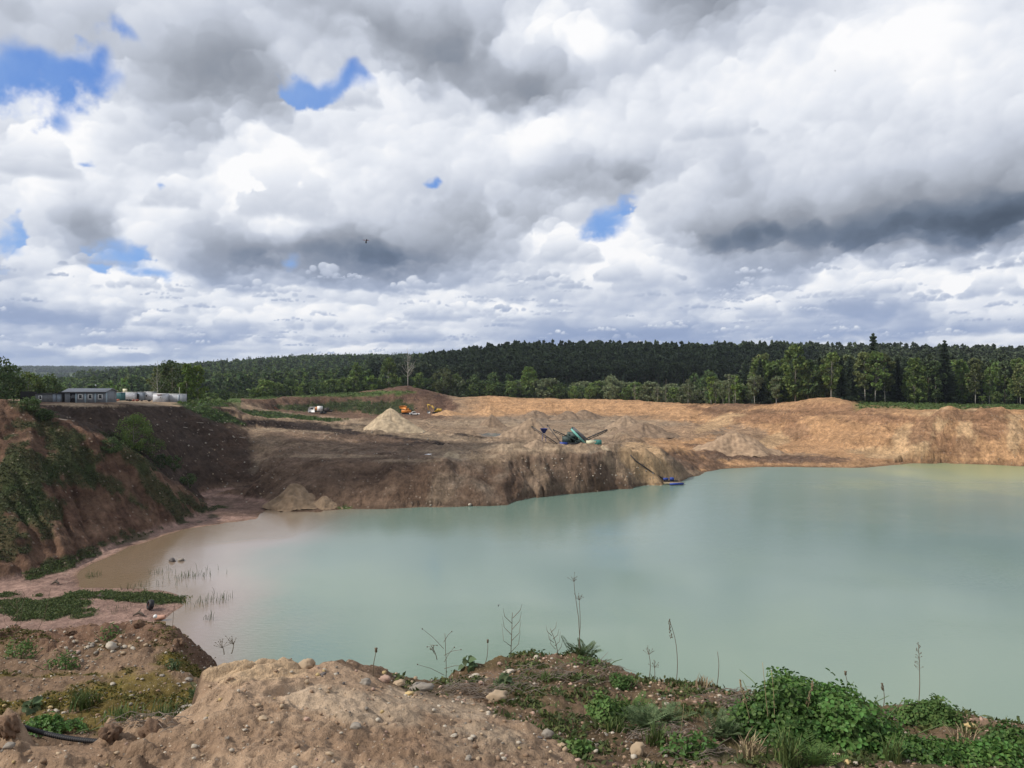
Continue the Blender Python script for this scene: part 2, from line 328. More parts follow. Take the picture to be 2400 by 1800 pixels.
lumps = [(1105,978,167,2.0,6,4),(1180,974,169,1.6,4,3),(1262,972,172,1.9,5,3.5),(1215,980,168,1.2,3,3),(1330,968,176,1.4,4,3),(975,985,166,1.3,4,3),(1020,985,164,1.0,3,3),(920,992,162,.8,4,3),(1390,978,178,1.3,4,3),(1440,990,184,1.0,4,3),(690,1000,160,.6,4,3),(850,996,161,.7,5,3)]
for _ in range(70):
    lu, ld = LR.uniform(600, 1560), LR.uniform(172, 330); lh = LR.uniform(.5, 1.7)*(.75+.25*(lu > 950)); lumps.append((lu, None, ld, lh, lh*LR.uniform(1.8, 3.2), lh*LR.uniform(1.8, 3.2)))
for _ in range(46):
    lu, ld = LR.uniform(1380, 2212), LR.uniform(200, 300); lh = LR.uniform(.3, .9); lumps.append((lu, None, ld, lh, lh*2.2, lh*2.2))
LM = np.zeros(Z.shape)
for lu, lv_, ld, lh, lrx, lry in lumps:
    cx = (lu-U0)/F*ld; i0, i1 = np.searchsorted(ys, ld-lry*1.6), np.searchsorted(ys, ld+lry*1.6); X_, Y_ = GX[i0:i1], GY[i0:i1]
    q_ = np.hypot((X_-cx)/lrx, (Y_-ld)/lry)+.35*fbm(X_/2.5+lu, Y_/2.5, 3, 33); Z[i0:i1] += np.where(Z[i0:i1] > .5, lh*np.clip(1-q_, 0, 1)**.85, 0); LM[i0:i1] += LR.uniform(-1, 1)*sstep(1.1, .6, q_)
for (su, sv, sd), (eu, ev, ed), sh, sr in (((2062,884,234),(1955,995,215),2.6,4.5),((1612,915,292),(1650,985,216),1.6,4),((1790,905,262),(1835,985,219),1.3,4),((2160,890,231),(2190,1000,212),1.5,5),((1420,905,345),(1500,960,262),1.4,5),((1900,905,250),(1890,980,224),1.0,3))+tuple(((u_, 1000, 158.5+max(0, u_-1000)*.025), (u_+LR.uniform(-45, 45), 1093-max(0, u_-1000)*.075, 147.5+max(0, u_-1000)*.033), LR.uniform(.7, 1.7), LR.uniform(1.6, 3.2)) for u_ in range(620, 1460, 42)):
    for f_ in np.linspace(0, 1, 26 if sd > 165 else 14):
        P_ = Q(su, sv, sd)*(1-f_)+Q(eu, ev, ed)*f_; i0, i1 = np.searchsorted(ys, P_[1]-sr*2.4), np.searchsorted(ys, P_[1]+sr*2.4); X_, Y_ = GX[i0:i1], GY[i0:i1]; r_ = sr*(.6+.8*f_)
        Z[i0:i1] += sh/5*(1-.35*f_)*np.exp(-(((X_-P_[0])/r_)**2+((Y_-P_[1])/r_)**2))*(Z[i0:i1] > .3)*min(1, 5*f_+.2)
rib = (U > 1400)*mid*land*sstep(190, 200, GY)*steep
Z = Z+rib*(1.3*fbm((GX+.5*GY)/8, (GY-.2*GX)/20, 4, 27)+.8*sstep(.3, 0, np.abs(perlin((GX+.45*GY)/11, GY/40, 28)))-.3)
PUD = []
for pu, pv, pd, pru, prv in ((1064, 955, 226, 24, 5), (928, 985, 170, 11, 2.2), (1046, 961, 218, 14, 2.5)):
    pc = Q(pu, pv, pd); rx, ry = pru/F*pd, prv/F*pd*pd/(EYE-pc[2]); qd = np.hypot((GX-pc[0])/rx, (GY-pc[1])/ry)+.35*fbm(GX/3, GY/5, 3, 29)
    lv = float(np.mean(Z[qd < .9])); Z = np.where(qd < 1.9, Z+(lv-.22*sstep(1.15, .75, qd)-Z)*sstep(1.9, 1.15, qd), Z); PUD.append((pc[0], pc[1], lv-.08, rx*1.5, ry*1.5))
Z = Z+sstep(500, 700, GY)*sstep(3000, 1200, GY)*1.5*fbm(GX/40, GY/40, 3, 26)
# foreground clods, sandy streaks, crumbs
fg = sstep(11, 9, GY)*sstep(1.0, 2.0, GY)
dl = np.interp(U, [-900,0,400,447,560,760,920,1000,1080,1150,1200,1240,1262,1300], [3.5,3.5,3.55,3.95,4.12,4.02,3.97,3.8,3.65,3.5,3.35,3.15,2.7,1.5])
mound = sstep(.10, -.06, GY-dl+.10*fbm(GX*5, GY*5, 3, 51))
shelf = fg*sstep(4.6, 5.2, GY)*(U < 470); rightg = fg*(1-mound)*(1-shelf)
st = fbm((GX*.85-GY*.5)*9, (GX*.5+GY*.85)*1.6, 4, 52)
topm = sstep(3.25, 3.6, GY)*mound
gapd = 1-.9*sstep(35, 65, U)*sstep(235, 205, U)*sstep(2.75, 2.95, GY)
Z = Z+gapd*fg*mound*(.050*billow(GX*2.0, GY*2.0, 4, 53)+.075*topm*st*sstep(850, 600, U)+.024*billow(GX*8, GY*8, 4, 54)*(1-.8*topm)+.02*fbm(GX*25, GY*25, 4, 55)*(1-.55*topm))
cl = billow(GX*3.8+.5*fbm(GX*6, GY*6, 2, 57), GY*3.8, 3, 56)
Z = Z+gapd*fg*mound*sstep(450, 250, U)*.13*np.clip(cl, -.2, 1)
Z = Z+fg*(1-mound)*(.05*fbm(GX*1.3, GY*1.3, 4, 58)+.028*billow(GX*6, GY*6, 4, 59)+.015*fbm(GX*22, GY*22, 3, 60))
Z = Z+shelf*(.10*billow(GX*2.3, GY*2.8, 4, 61)*sstep(6.6, 7.6, GY)+.05*billow(GX*1.8, GY*3.5, 4, 62))
# a mossy hummock on the brink
hp = Q(973,1425,5.25); Z = Z+.085*np.exp(-(((GX-hp[0])/.075)**2+((GY-hp[1])/.12)**2)**1.5)*fg

def gz(x, y):
    y = float(y); r = int(np.clip(np.searchsorted(ys, y)-1, 0, len(ys)-2)); fr = (y-ys[r])/(ys[r+1]-ys[r])
    def row(i):
        return np.interp(x/WY[i], ts, Z[i])
    return float(row(r)*(1-fr)+row(r+1)*fr)
def hit(u, v, dmin=1.5, dmax=5000):
    k = (u-U0)/F; m = (v-V0)/F
    prev = None
    for i in np.nonzero((ys > dmin) & (ys < dmax))[0]:
        y = ys[i]; zt = np.interp(k*y/WY[i], ts, Z[i]); zr = EYE-m*y
        if zr <= zt:
            if prev is None: return np.array([k*y, y, zt])
            py, pd = prev; f = pd/(pd+(zt-zr)); y = py+(y-py)*f
            return np.array([k*y, y, gz(k*y, y)])
        prev = (y, zr-zt)
    return np.array([k*dmax, dmax, 0])
# ------------------------------------------------------------------ soils
U = GX/np.maximum(GY, .5)*F+U0; Vv = V0+(EYE-Z)/np.maximum(GY, .5)*F
nz1 = fbm(GX/7, GY/7, 4, 70); nz2 = fbm(GX/2.2, GY/2.2, 4, 71); nzf = fbm(GX*1.7, GY*1.7, 4, 72); nzu = fbm(U/60, Vv/25, 4, 73)
nearm = GY < 12
nw = np.where(nearm, nzf, .5*nz1+.5*nz2+.4*nzu)
ORANGE = (.455,.268,.142); PALE = (.52,.35,.20); TAN = (.30,.215,.145); GREYTAN = (.25,.195,.145); BROWN = (.17,.105,.07); RED = (.20,.105,.062)
HUMUS = (.045,.032,.026); DKBROWN = (.095,.060,.042); PINK = (.36,.235,.19); SANDY = (.40,.30,.205); MOSS = (.115,.088,.022); GRASS = (.085,.125,.035); DKGRASS = (.040,.062,.022)
COL = np.empty(GX.shape+(3,)); COL[:] = TAN
VEG = np.zeros(GX.shape)
def mixc(mask, c):
    global COL
    COL = COL*(1-mask[..., None])+np.array(c)*mask[..., None]
def ell(u, v, ru, rv, rot=0, d0=0, d1=9000, amp=.9, soft=.35):
    a = math.radians(rot); du = U-u; dv = Vv-v
    p = (du*math.cos(a)+dv*math.sin(a))/ru; q = (-du*math.sin(a)+dv*math.cos(a))/rv
    return sstep(1+soft/2, 1-soft/2, np.hypot(p, q)+amp*nw)*((GY >= d0) & (GY <= d1))
def soil(c, *e, k=1.0, **kw):
    for x in e: mixc(k*ell(*x, **kw), c)
def veg(*e, c=DKGRASS, k=1.0, **kw):
    global VEG
    for x in e:
        m = k*ell(*x, **kw); mixc(m, c); VEG = np.maximum(VEG, m)
far = GY > 480
# right pit wall and inlet: fresh orange sand; spit: grey brown; left cut: red brown
mixc(sstep(1330, 1480, U+60*nz1)*(GY > 195), ORANGE)
mixc(sstep(950, 1080, U+40*nz1)*sstep(330, 355, GY), ORANGE)
mixc(sstep(1000, 940, U+20*nz1)*sstep(300, 330, GY), BROWN)
m = (sstep(180, 172, GY+5*nz1)*(GY > 80)); mixc(m, GREYTAN)
mixc(sstep(1050, 800, U+90*nz1)*(GY > 80)*(GY < 172)*.8, BROWN)
spitface = (U > 560)*(GY > 140)*(GY < 176)*sstep(.35, .6, SL); mixc(spitface*(.9+.4*nz2).clip(0, 1)*.85, (.165,.108,.074))  # crumbly brown earth, darkened further in place of shade on the steep face
lf = (GY < 160)*(GY > 12)*(U < 560)*sstep(.3, 1.2, Z); mixc(lf, (.175,.105,.070)); mixc(lf*sstep(-.1, .35, nzu), (.115,.065,.044)); mixc(lf*sstep(.15, .5, nz1)*.6, (.22,.14,.095))
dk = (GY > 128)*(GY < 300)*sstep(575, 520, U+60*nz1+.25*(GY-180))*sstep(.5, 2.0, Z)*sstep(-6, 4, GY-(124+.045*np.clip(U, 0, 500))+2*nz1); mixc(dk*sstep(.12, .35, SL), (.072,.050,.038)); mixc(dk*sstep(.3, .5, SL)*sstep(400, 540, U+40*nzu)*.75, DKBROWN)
mixc((GY > 12)*(GY < 165)*(U < 620)*sstep(1.0, .45, Z), PINK)
mixc((GY > 12)*sstep(.06, -.05, Z), (.22,.14,.085))
sk_ = fbm((GX*.6+GY*.8)/1.1, (GX*.8-GY*.6)/9, 4, 96); COL *= (1+lf*.65*sk_)[..., None]
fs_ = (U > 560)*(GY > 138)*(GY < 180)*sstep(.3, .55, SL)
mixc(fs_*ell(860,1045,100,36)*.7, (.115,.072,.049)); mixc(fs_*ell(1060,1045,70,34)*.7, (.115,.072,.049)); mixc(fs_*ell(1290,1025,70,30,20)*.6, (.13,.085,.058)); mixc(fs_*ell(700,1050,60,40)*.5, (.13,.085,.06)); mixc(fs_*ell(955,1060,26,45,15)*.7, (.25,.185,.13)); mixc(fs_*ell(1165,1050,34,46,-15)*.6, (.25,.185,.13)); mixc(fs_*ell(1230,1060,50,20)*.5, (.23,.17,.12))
COL *= (1+.30*LM.clip(-1, 1)*(GY > 140))[..., None]
# wet rim along the lake
mixc((GY > 135)*sstep(.55, .1, Z)*(Z > -.3)*.55, (.12,.075,.05))
# patches on the pit floor and walls
soil(HUMUS, (700,927,130,13,5),(855,946,115,26,9),(760,932,70,16,4),(935,964,60,14,6),(600,916,90,8,4), d0=185, d1=300, amp=.6)
soil(HUMUS, (1005,943,26,7,10),(1010,945,40,5,0), d0=185, d1=300)
soil(SANDY, (900,938,180,9,6),(1250,935,160,8),(1350,915,140,8),(1050,915,120,8),(720,906,110,5,6),(620,930,120,3,3), d0=185, d1=400, k=.6)
soil((.20,.135,.095), (760,952,180,14,4),(650,985,90,22,0),(880,975,120,10), d0=165, d1=230, k=.7)
soil(TAN, (1150,968,180,16),(1060,990,60,12),(1350,1000,60,30,30),(1240,965,120,12), d0=150, d1=200, k=.85)
soil(PALE, (1385,985,50,40,40),(1415,1020,46,30,30), d0=160, d1=200, k=.8, amp=.5); soil(SANDY, (1130,966,110,9),(1255,970,70,7),(1000,985,60,7),(720,985,120,4),(880,995,70,3),(960,975,50,5), d0=150, d1=190, k=.7)
soil(GREYTAN, (1160,905,120,10),(1600,940,60,22),(1480,930,90,20),(1640,985,120,10), d0=200, d1=400, k=.55)
soil(BROWN, (1600,872,60,6),(1570,880,55,8,0),(1680,888,60,5),(1540,888,30,12), d0=200, k=.7)
soil((.15,.095,.068), (1620,985,150,9,3),(1720,993,120,8),(1560,975,70,10,10),(1500,1000,70,16,10), d0=188, d1=240, k=.8)
soil(PALE, (1960,950,40,30,-50),(2010,905,60,12,-40),(1900,975,70,9),(1990,965,20,18),(1690,945,70,14,-20),(1560,910,60,12,-20),(2090,930,26,60,15),(2190,940,20,40),(2040,895,60,8),(1920,985,60,6),(2010,940,14,60,40),(2200,900,60,5), d0=200, k=.85, amp=.6); soil((.16,.09,.055), (1640,893,70,5,4),(1800,893,120,3,2),(1950,905,60,3,4),(2110,892,70,4),(1520,884,40,5,10), d0=200, k=.75)  # thin dark bands under the rim imitate the shade of an overhang
soil((.29,.165,.095), (2080,900,70,12,10),(2140,920,40,36,20),(1900,905,90,10),(1800,885,90,14),(1990,930,20,40,40),(1660,905,80,10),(2060,960,50,26,10),(1720,930,30,20), d0=200, k=.8)
soil(SANDY, (400,872,110,5),(300,868,70,4),(150,873,60,3),(205,876,70,3), d0=140, d1=240, k=.8, amp=.4)
soil((.30,.21,.14), (480,893,70,6,10),(560,900,60,4,4),(530,880,40,10), d0=190, d1=340, k=.8)
soil((.12,.07,.05), (880,845,50,20),(960,870,30,14,30), d0=380, k=.9)
# greenery
veg((830,880,70,14),(680,880,90,9),(760,872,60,7), d0=340, d1=420, k=.85)
veg((560,858,40,4),(700,852,150,5),(840,848,60,4), d0=325, d1=470, c=GRASS)
veg((600,898,95,9,6),(545,893,50,6),(690,905,50,8), d0=255, d1=320)
veg((450,890,70,14,20),(490,900,40,8,30),(470,872,60,7), d0=180, d1=260)
veg((470,866,90,3), d0=220, d1=320, c=GRASS)
veg((120,955,80,42,35),(170,1000,60,40,40),(60,1010,60,60,30),(40,1060,70,60,30),(90,1110,60,45,25),(0,1130,60,60),(230,1040,60,20,40),(290,1085,50,12,30),(350,1060,70,22,42),(410,1085,45,14,30),(280,985,60,18,35),(60,885,50,14,20),(185,1190,90,12,-22),(300,1160,70,7,-20),(455,1099,40,5,-8),(130,1220,60,12,-20), d0=85, d1=160, amp=1.9, k=.60)
veg((90,1312,115,26,0),(300,1291,120,10,4),(200,1285,70,8), d0=70, d1=110, c=(.085,.095,.045), amp=1.1, k=.8)
veg((780,1104,60,3),(745,1097,20,3), d0=130, d1=160, c=(.07,.11,.03))
rg = sstep(1835, 1870, U+12*nz1)*(GY > 236)*(GY < 345)*sstep(-3, 5, (GY-240)+(U-1850)*.02)*(Z > 11); thr = np.interp(U, [1835,1960,2060,2212], [260,258,238,236])+4*nz1; rg = rg*sstep(0, 7, GY-thr)
mixc(rg, GRASS); VEG = np.maximum(VEG, rg*.8); mixc(rg*ell(1930,882,60,5,4)*.5, ORANGE); mixc(rg*ell(2120,880,60,3)*.6, (.2,.13,.08))
mixc(sstep(320, 335, GY)*(U > 1800), DKGRASS)
mixc(sstep(425, 455, GY)*(U <= 1800)+0*U, DKGRASS); mixc((GY > 240)*(U < 520)*sstep(240, 300, GY), GRASS); mixc(sstep(470, 520, GY)*sstep(600, 1400, GY)*0+far*1.0, (.045,.065,.022))
mixc(far*(sstep(550, 420, U)*sstep(1150, 950, GY)), (.11,.16,.035))
mixc(sstep(2500, 2900, GY)*sstep(.0, .3, fbm(GX/260, GY/420, 3, 75))*.9, (.10,.13,.055)); mixc(sstep(3900, 4000, GY)*sstep(.2, -.1, fbm(GX/600, GY/300, 3, 76)), (.03,.045,.02))
# foreground ledge
MO = (.35,.245,.165); mixc(nearm*1.0, (.15,.10,.066)); mixc(nearm*mound, MO)
mixc(nearm*mound*sstep(.0, .4, fbm(GX*2.2, GY*2.2, 4, 77))*.5, (.24,.155,.10))
soil((.46,.355,.255), (740,1520,130,36,10),(950,1515,100,22,12),(1050,1600,100,30), d1=5, k=.75); soil((.50,.36,.225), (560,1440,100,30,5),(500,1450,60,30), d1=5, k=.7)
soil((.24,.155,.10), (600,1600,300,35),(200,1630,240,30),(900,1620,200,26), d1=4, k=.45)
mixc(nearm*shelf*sstep(-.05, .3, fbm(GX*1.1, GY*2.2, 4, 78))*sstep(7.6, 7.0, GY), MOSS); mixc(nearm*shelf*sstep(7.2, 7.7, GY+.3*nzf), (.125,.075,.05))
soil(MOSS, (300,1500,130,40,-15),(370,1540,90,40),(150,1560,120,26), d0=5, d1=8, k=.8)
soil((.095,.07,.022), (980,1425,130,24),(930,1440,70,20),(1340,1520,70,10),(1450,1540,60,12),(1100,1490,80,10), d0=4, d1=6, k=.7)
mixc(nearm*(1-mound)*(1-shelf)*(U > 850)*sstep(-.1, .35, fbm(GX*2.5, GY*3.5, 4, 79))*.6, (.10,.072,.045))
soil((.30,.20,.145), (1600,1655,500,12),(1450,1650,200,10),(2100,1555,120,20,14),(1500,1478,90,14), d1=6, k=.6)
soil((.055,.038,.026), (1020,1495,100,12),(1240,1470,90,12),(1660,1520,60,20), d0=3.5, d1=6, k=.6)
veg((1750,1620,200,40),(2080,1630,180,40), d0=3, d1=5, c=(.05,.065,.025), k=.6)
mixc(nearm*rightg*(U > 840)*sstep(-.3, .2, fbm(GX*3, GY*5, 4, 94))*.55, (.085,.064,.03))
COL *= (1+.12*nw[..., None]).clip(.6, 1.5)

def ground_material():
    m, t, b = nt_new('ground_soil'); N = t.nodes; Lk = t.links.new
    at = N.new('ShaderNodeAttribute'); at.attribute_name = 'soil'
    tc = N.new('ShaderNodeTexCoord')
    def noise(sc, det, rough=.6, vec=None):
        n = N.new('ShaderNodeTexNoise'); n.inputs['Scale'].default_value = sc; n.inputs['Detail'].default_value = det; n.inputs['Roughness'].default_value = rough
        Lk(vec or tc.outputs['Object'], n.inputs['Vector']); return n.outputs['Fac']
    def rng(x, a, b_, c, d):
        r = N.new('ShaderNodeMapRange'); r.inputs['From Min'].default_value = a; r.inputs['From Max'].default_value = b_; r.inputs['To Min'].default_value = c; r.inputs['To Max'].default_value = d
        Lk(x, r.inputs['Value']); return r.outputs[0]
    def mth(op, a, b_):
        n = N.new('ShaderNodeMath'); n.operation = op
        for i, x in enumerate((a, b_)):
            if isinstance(x, (int, float)): n.inputs[i].default_value = x
            else: Lk(x, n.inputs[i])
        return n.outputs[0]
    sp = N.new('ShaderNodeSeparateXYZ'); Lk(tc.outputs['Object'], sp.inputs[0])
    mp = N.new('ShaderNodeMapping'); mp.inputs['Scale'].default_value = (1, .7, .55); Lk(tc.outputs['Object'], mp.inputs['Vector'])
    n1 = noise(.22, 8, .62); n2 = noise(1.6, 8, .66, mp.outputs[0]); n3 = noise(18, 6, .65)
    nearf = rng(sp.outputs['Y'], 9, 14, 1, 0)                     # fine crumbs exist only where the ground is modelled that fine
    v = mth('MULTIPLY', rng(n1, .3, .7, .74, 1.26), rng(n2, .3, .7, .66, 1.34))
    v = mth('MULTIPLY', v, rng(n3, .3, .7, .72, 1.28))
    ms = N.new('ShaderNodeMapping'); ms.inputs['Scale'].default_value = (.06, .06, 1.1); Lk(tc.outputs['Object'], ms.inputs['Vector'])
    ns = noise(1.0, 5, .6, ms.outputs[0]); n4 = noise(.55, 11, .72)
    pit = rng(sp.outputs['Y'], 60, 90, 0, 1); v = mth('MULTIPLY', v, mth('ADD', 1.0, mth('MULTIPLY', pit, mth('ADD', rng(ns, .3, .7, -.20, .16), rng(n4, .36, .64, -.30, .26)))))
    mu = N.new('ShaderNodeVectorMath'); mu.operation = 'SCALE'; Lk(at.outputs['Color'], mu.inputs[0]); Lk(v, mu.inputs['Scale'])
    col = mu.outputs[0]
    # stones pressed into the soil
    for sc, th, ca, cb, seed in ((38, .23, (.42,.34,.26), (.22,.18,.15), 0), (95, .30, (.50,.40,.31), (.16,.12,.09), 3)):
        vo = N.new('ShaderNodeTexVoronoi'); vo.inputs['Scale'].default_value = sc; Lk(tc.outputs['Object'], vo.inputs['Vector'])
        s2 = N.new('ShaderNodeSeparateXYZ'); Lk(vo.outputs['Color'], s2.inputs[0])
        pick = mth('MULTIPLY', mth('LESS_THAN', vo.outputs['Distance'], th), mth('GREATER_THAN', s2.outputs['X'], .86))
        pick = mth('MULTIPLY', pick, nearf)
        cr = N.new('ShaderNodeValToRGB'); cr.color_ramp.elements[0].color = list(cb)+[1]; cr.color_ramp.elements[1].color = list(ca)+[1]; Lk(s2.outputs['Y'], cr.inputs['Fac'])
        mx = N.new('ShaderNodeMix'); mx.data_type = 'RGBA'; Lk(mth('MULTIPLY', pick, .8), mx.inputs['Factor']); Lk(col, mx.inputs['A']); Lk(cr.outputs['Color'], mx.inputs['B']); col = mx.outputs['Result']
    # scattered stones on the pit slopes
    vo = N.new('ShaderNodeTexVoronoi'); vo.inputs['Scale'].default_value = 1.5; Lk(tc.outputs['Object'], vo.inputs['Vector'])
    s2 = N.new('ShaderNodeSeparateXYZ'); Lk(vo.outputs['Color'], s2.inputs[0])
    pick = mth('MULTIPLY', mth('LESS_THAN', vo.outputs['Distance'], .3), mth('GREATER_THAN', s2.outputs['X'], .9)); pick = mth('MULTIPLY', pick, mth('SUBTRACT', 1.0, nearf)); pick = mth('MULTIPLY', pick, mth('LESS_THAN', sp.outputs['Y'], 420.0))
    mx = N.new('ShaderNodeMix'); mx.data_type = 'RGBA'; Lk(mth('MULTIPLY', pick, .45), mx.inputs['Factor']); Lk(col, mx.inputs['A']); mx.inputs['B'].default_value = (.42,.34,.27,1); col = mx.outputs['Result']
    Lk(col, b.inputs['Base Color']); b.inputs['Roughness'].default_value = .95; b.inputs['Specular IOR Level'].default_value = .12
    b1 = N.new('ShaderNodeBump'); b1.inputs['Strength'].default_value = .9; b1.inputs['Distance'].default_value = .9; Lk(mth('ADD', n2, mth('MULTIPLY', n4, 1.3)), b1.inputs['Height'])
    b2 = N.new('ShaderNodeBump'); b2.inputs['Strength'].default_value = .8; b2.inputs['Distance'].default_value = .05; Lk(n3, b2.inputs['Height'])
    near2 = mth('SUBTRACT', 1.0, nearf); Lk(mth('MULTIPLY', near2, .9), b1.inputs['Strength']); Lk(b1.outputs[0], b2.inputs['Normal']); Lk(b2.outputs[0], b.inputs['Normal'])
    return m
M_GROUND = ground_material()
nr, nc = Z.shape
idx = np.arange(nr*nc).reshape(nr, nc)
quads = np.stack([idx[:-1, :-1], idx[:-1, 1:], idx[1:, 1:], idx[1:, :-1]], -1).reshape(-1, 4)
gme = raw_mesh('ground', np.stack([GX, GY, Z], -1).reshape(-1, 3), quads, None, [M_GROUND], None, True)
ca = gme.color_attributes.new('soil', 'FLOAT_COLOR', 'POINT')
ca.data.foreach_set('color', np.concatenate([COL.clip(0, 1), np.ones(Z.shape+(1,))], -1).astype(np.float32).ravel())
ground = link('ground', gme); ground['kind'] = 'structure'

# ------------------------------------------------------------------ water
def water_material():
    m, t, b = nt_new('milky_water'); N = t.nodes; Lk = t.links.new
    at = N.new('ShaderNodeAttribute'); at.attribute_name = 'tone'; tc = N.new('ShaderNodeTexCoord')
    Lk(at.outputs['Color'], b.inputs['Base Color']); b.inputs['IOR'].default_value = 1.5; b.inputs['Roughness'].default_value = .06; b.inputs['Specular IOR Level'].default_value = .5
    def nz(sc, det, st):
        mp = N.new('ShaderNodeMapping'); mp.inputs['Scale'].default_value = st; mp.inputs['Rotation'].default_value = (0, 0, .25); Lk(tc.outputs['Object'], mp.inputs['Vector'])
        n = N.new('ShaderNodeTexNoise'); n.inputs['Scale'].default_value = sc; n.inputs['Detail'].default_value = det; Lk(mp.outputs[0], n.inputs['Vector']); return n.outputs['Fac']
    rip = nz(2.2, 4, (.6, 1.3, 1)); patch = nz(.035, 3, (.6, 1.4, 1))
    r = N.new('ShaderNodeMapRange'); r.inputs['From Min'].default_value = .42; r.inputs['From Max'].default_value = .62; r.inputs['To Min'].default_value = .04; r.inputs['To Max'].default_value = .34; Lk(patch, r.inputs['Value'])
    sy = N.new('ShaderNodeSeparateXYZ'); Lk(tc.outputs['Object'], sy.inputs[0]); rr_ = N.new('ShaderNodeMapRange'); rr_.inputs['From Min'].default_value = 75; rr_.inputs['From Max'].default_value = 190; rr_.inputs['To Min'].default_value = .05; rr_.inputs['To Max'].default_value = .30; Lk(sy.outputs['Y'], rr_.inputs['Value']); Lk(rr_.outputs[0], b.inputs['Roughness'])
    bp = N.new('ShaderNodeBump'); bp.inputs['Distance'].default_value = .07; Lk(rip, bp.inputs['Height']); Lk(r.outputs[0], bp.inputs['Strength']); Lk(bp.outputs[0], b.inputs['Normal'])
    return m
wy = np.geomspace(24, 262, 260); wt = np.linspace(-1.1, 1.5, 330)
WXg = wt[None, :]*wy[:, None]; WYg = np.repeat(wy[:, None], len(wt), 1)
ZW = np.stack([np.interp(WXg[i]/np.sqrt(wy[i]**2+9), ts, Z[int(np.clip(np.searchsorted(ys, wy[i]), 0, len(ys)-1))]) for i in range(len(wy))])
dep = np.clip(-ZW, 0, 9); uu = WXg/WYg*F+U0; wn = fbm(WXg/14, WYg/20, 4, 90)
TURQ = np.array((.136,.205,.168)); GRN = np.array((.155,.225,.165)); PNK = np.array((.27,.218,.192)); SILT = np.array((.195,.140,.090)); YEL = np.array((.30,.33,.15))
TN = TURQ*np.ones(ZW.shape+(1,)); k = sstep(120, 55, WYg+40*wn)[..., None]; TN = TN*(1-k)+GRN*k
k = (sstep(1700, 2150, uu+200*wn)*sstep(150, 205, WYg+25*wn))[..., None]*.75; TN = TN*(1-k)+YEL*k
k = (sstep(3.2, .5, dep+.9*wn)*sstep(900, 500, uu))[..., None]; TN = TN*(1-k)+PNK*k
k = (sstep(.75, .12, dep+.25*wn)*sstep(900, 500, uu+150*wn))[..., None]; TN = TN*(1-k)+SILT*k
widx = np.arange(ZW.size).reshape(ZW.shape)
wq = np.stack([widx[:-1, :-1], widx[:-1, 1:], widx[1:, 1:], widx[1:, :-1]], -1).reshape(-1, 4)
keep = (np.minimum.reduce([ZW[:-1, :-1], ZW[1:, :-1], ZW[1:, 1:], ZW[:-1, 1:]]) < .25).reshape(-1)
wme = raw_mesh('water', np.stack([WXg, WYg, 0*ZW], -1).reshape(-1, 3), wq[keep], None, [water_material()], None, True)
wa_ = wme.color_attributes.new('tone', 'FLOAT_COLOR', 'POINT'); wa_.data.foreach_set('color', np.concatenate([TN, np.ones(ZW.shape+(1,))], -1).astype(np.float32).ravel())
water = link('water', wme); water['kind'] = 'structure'

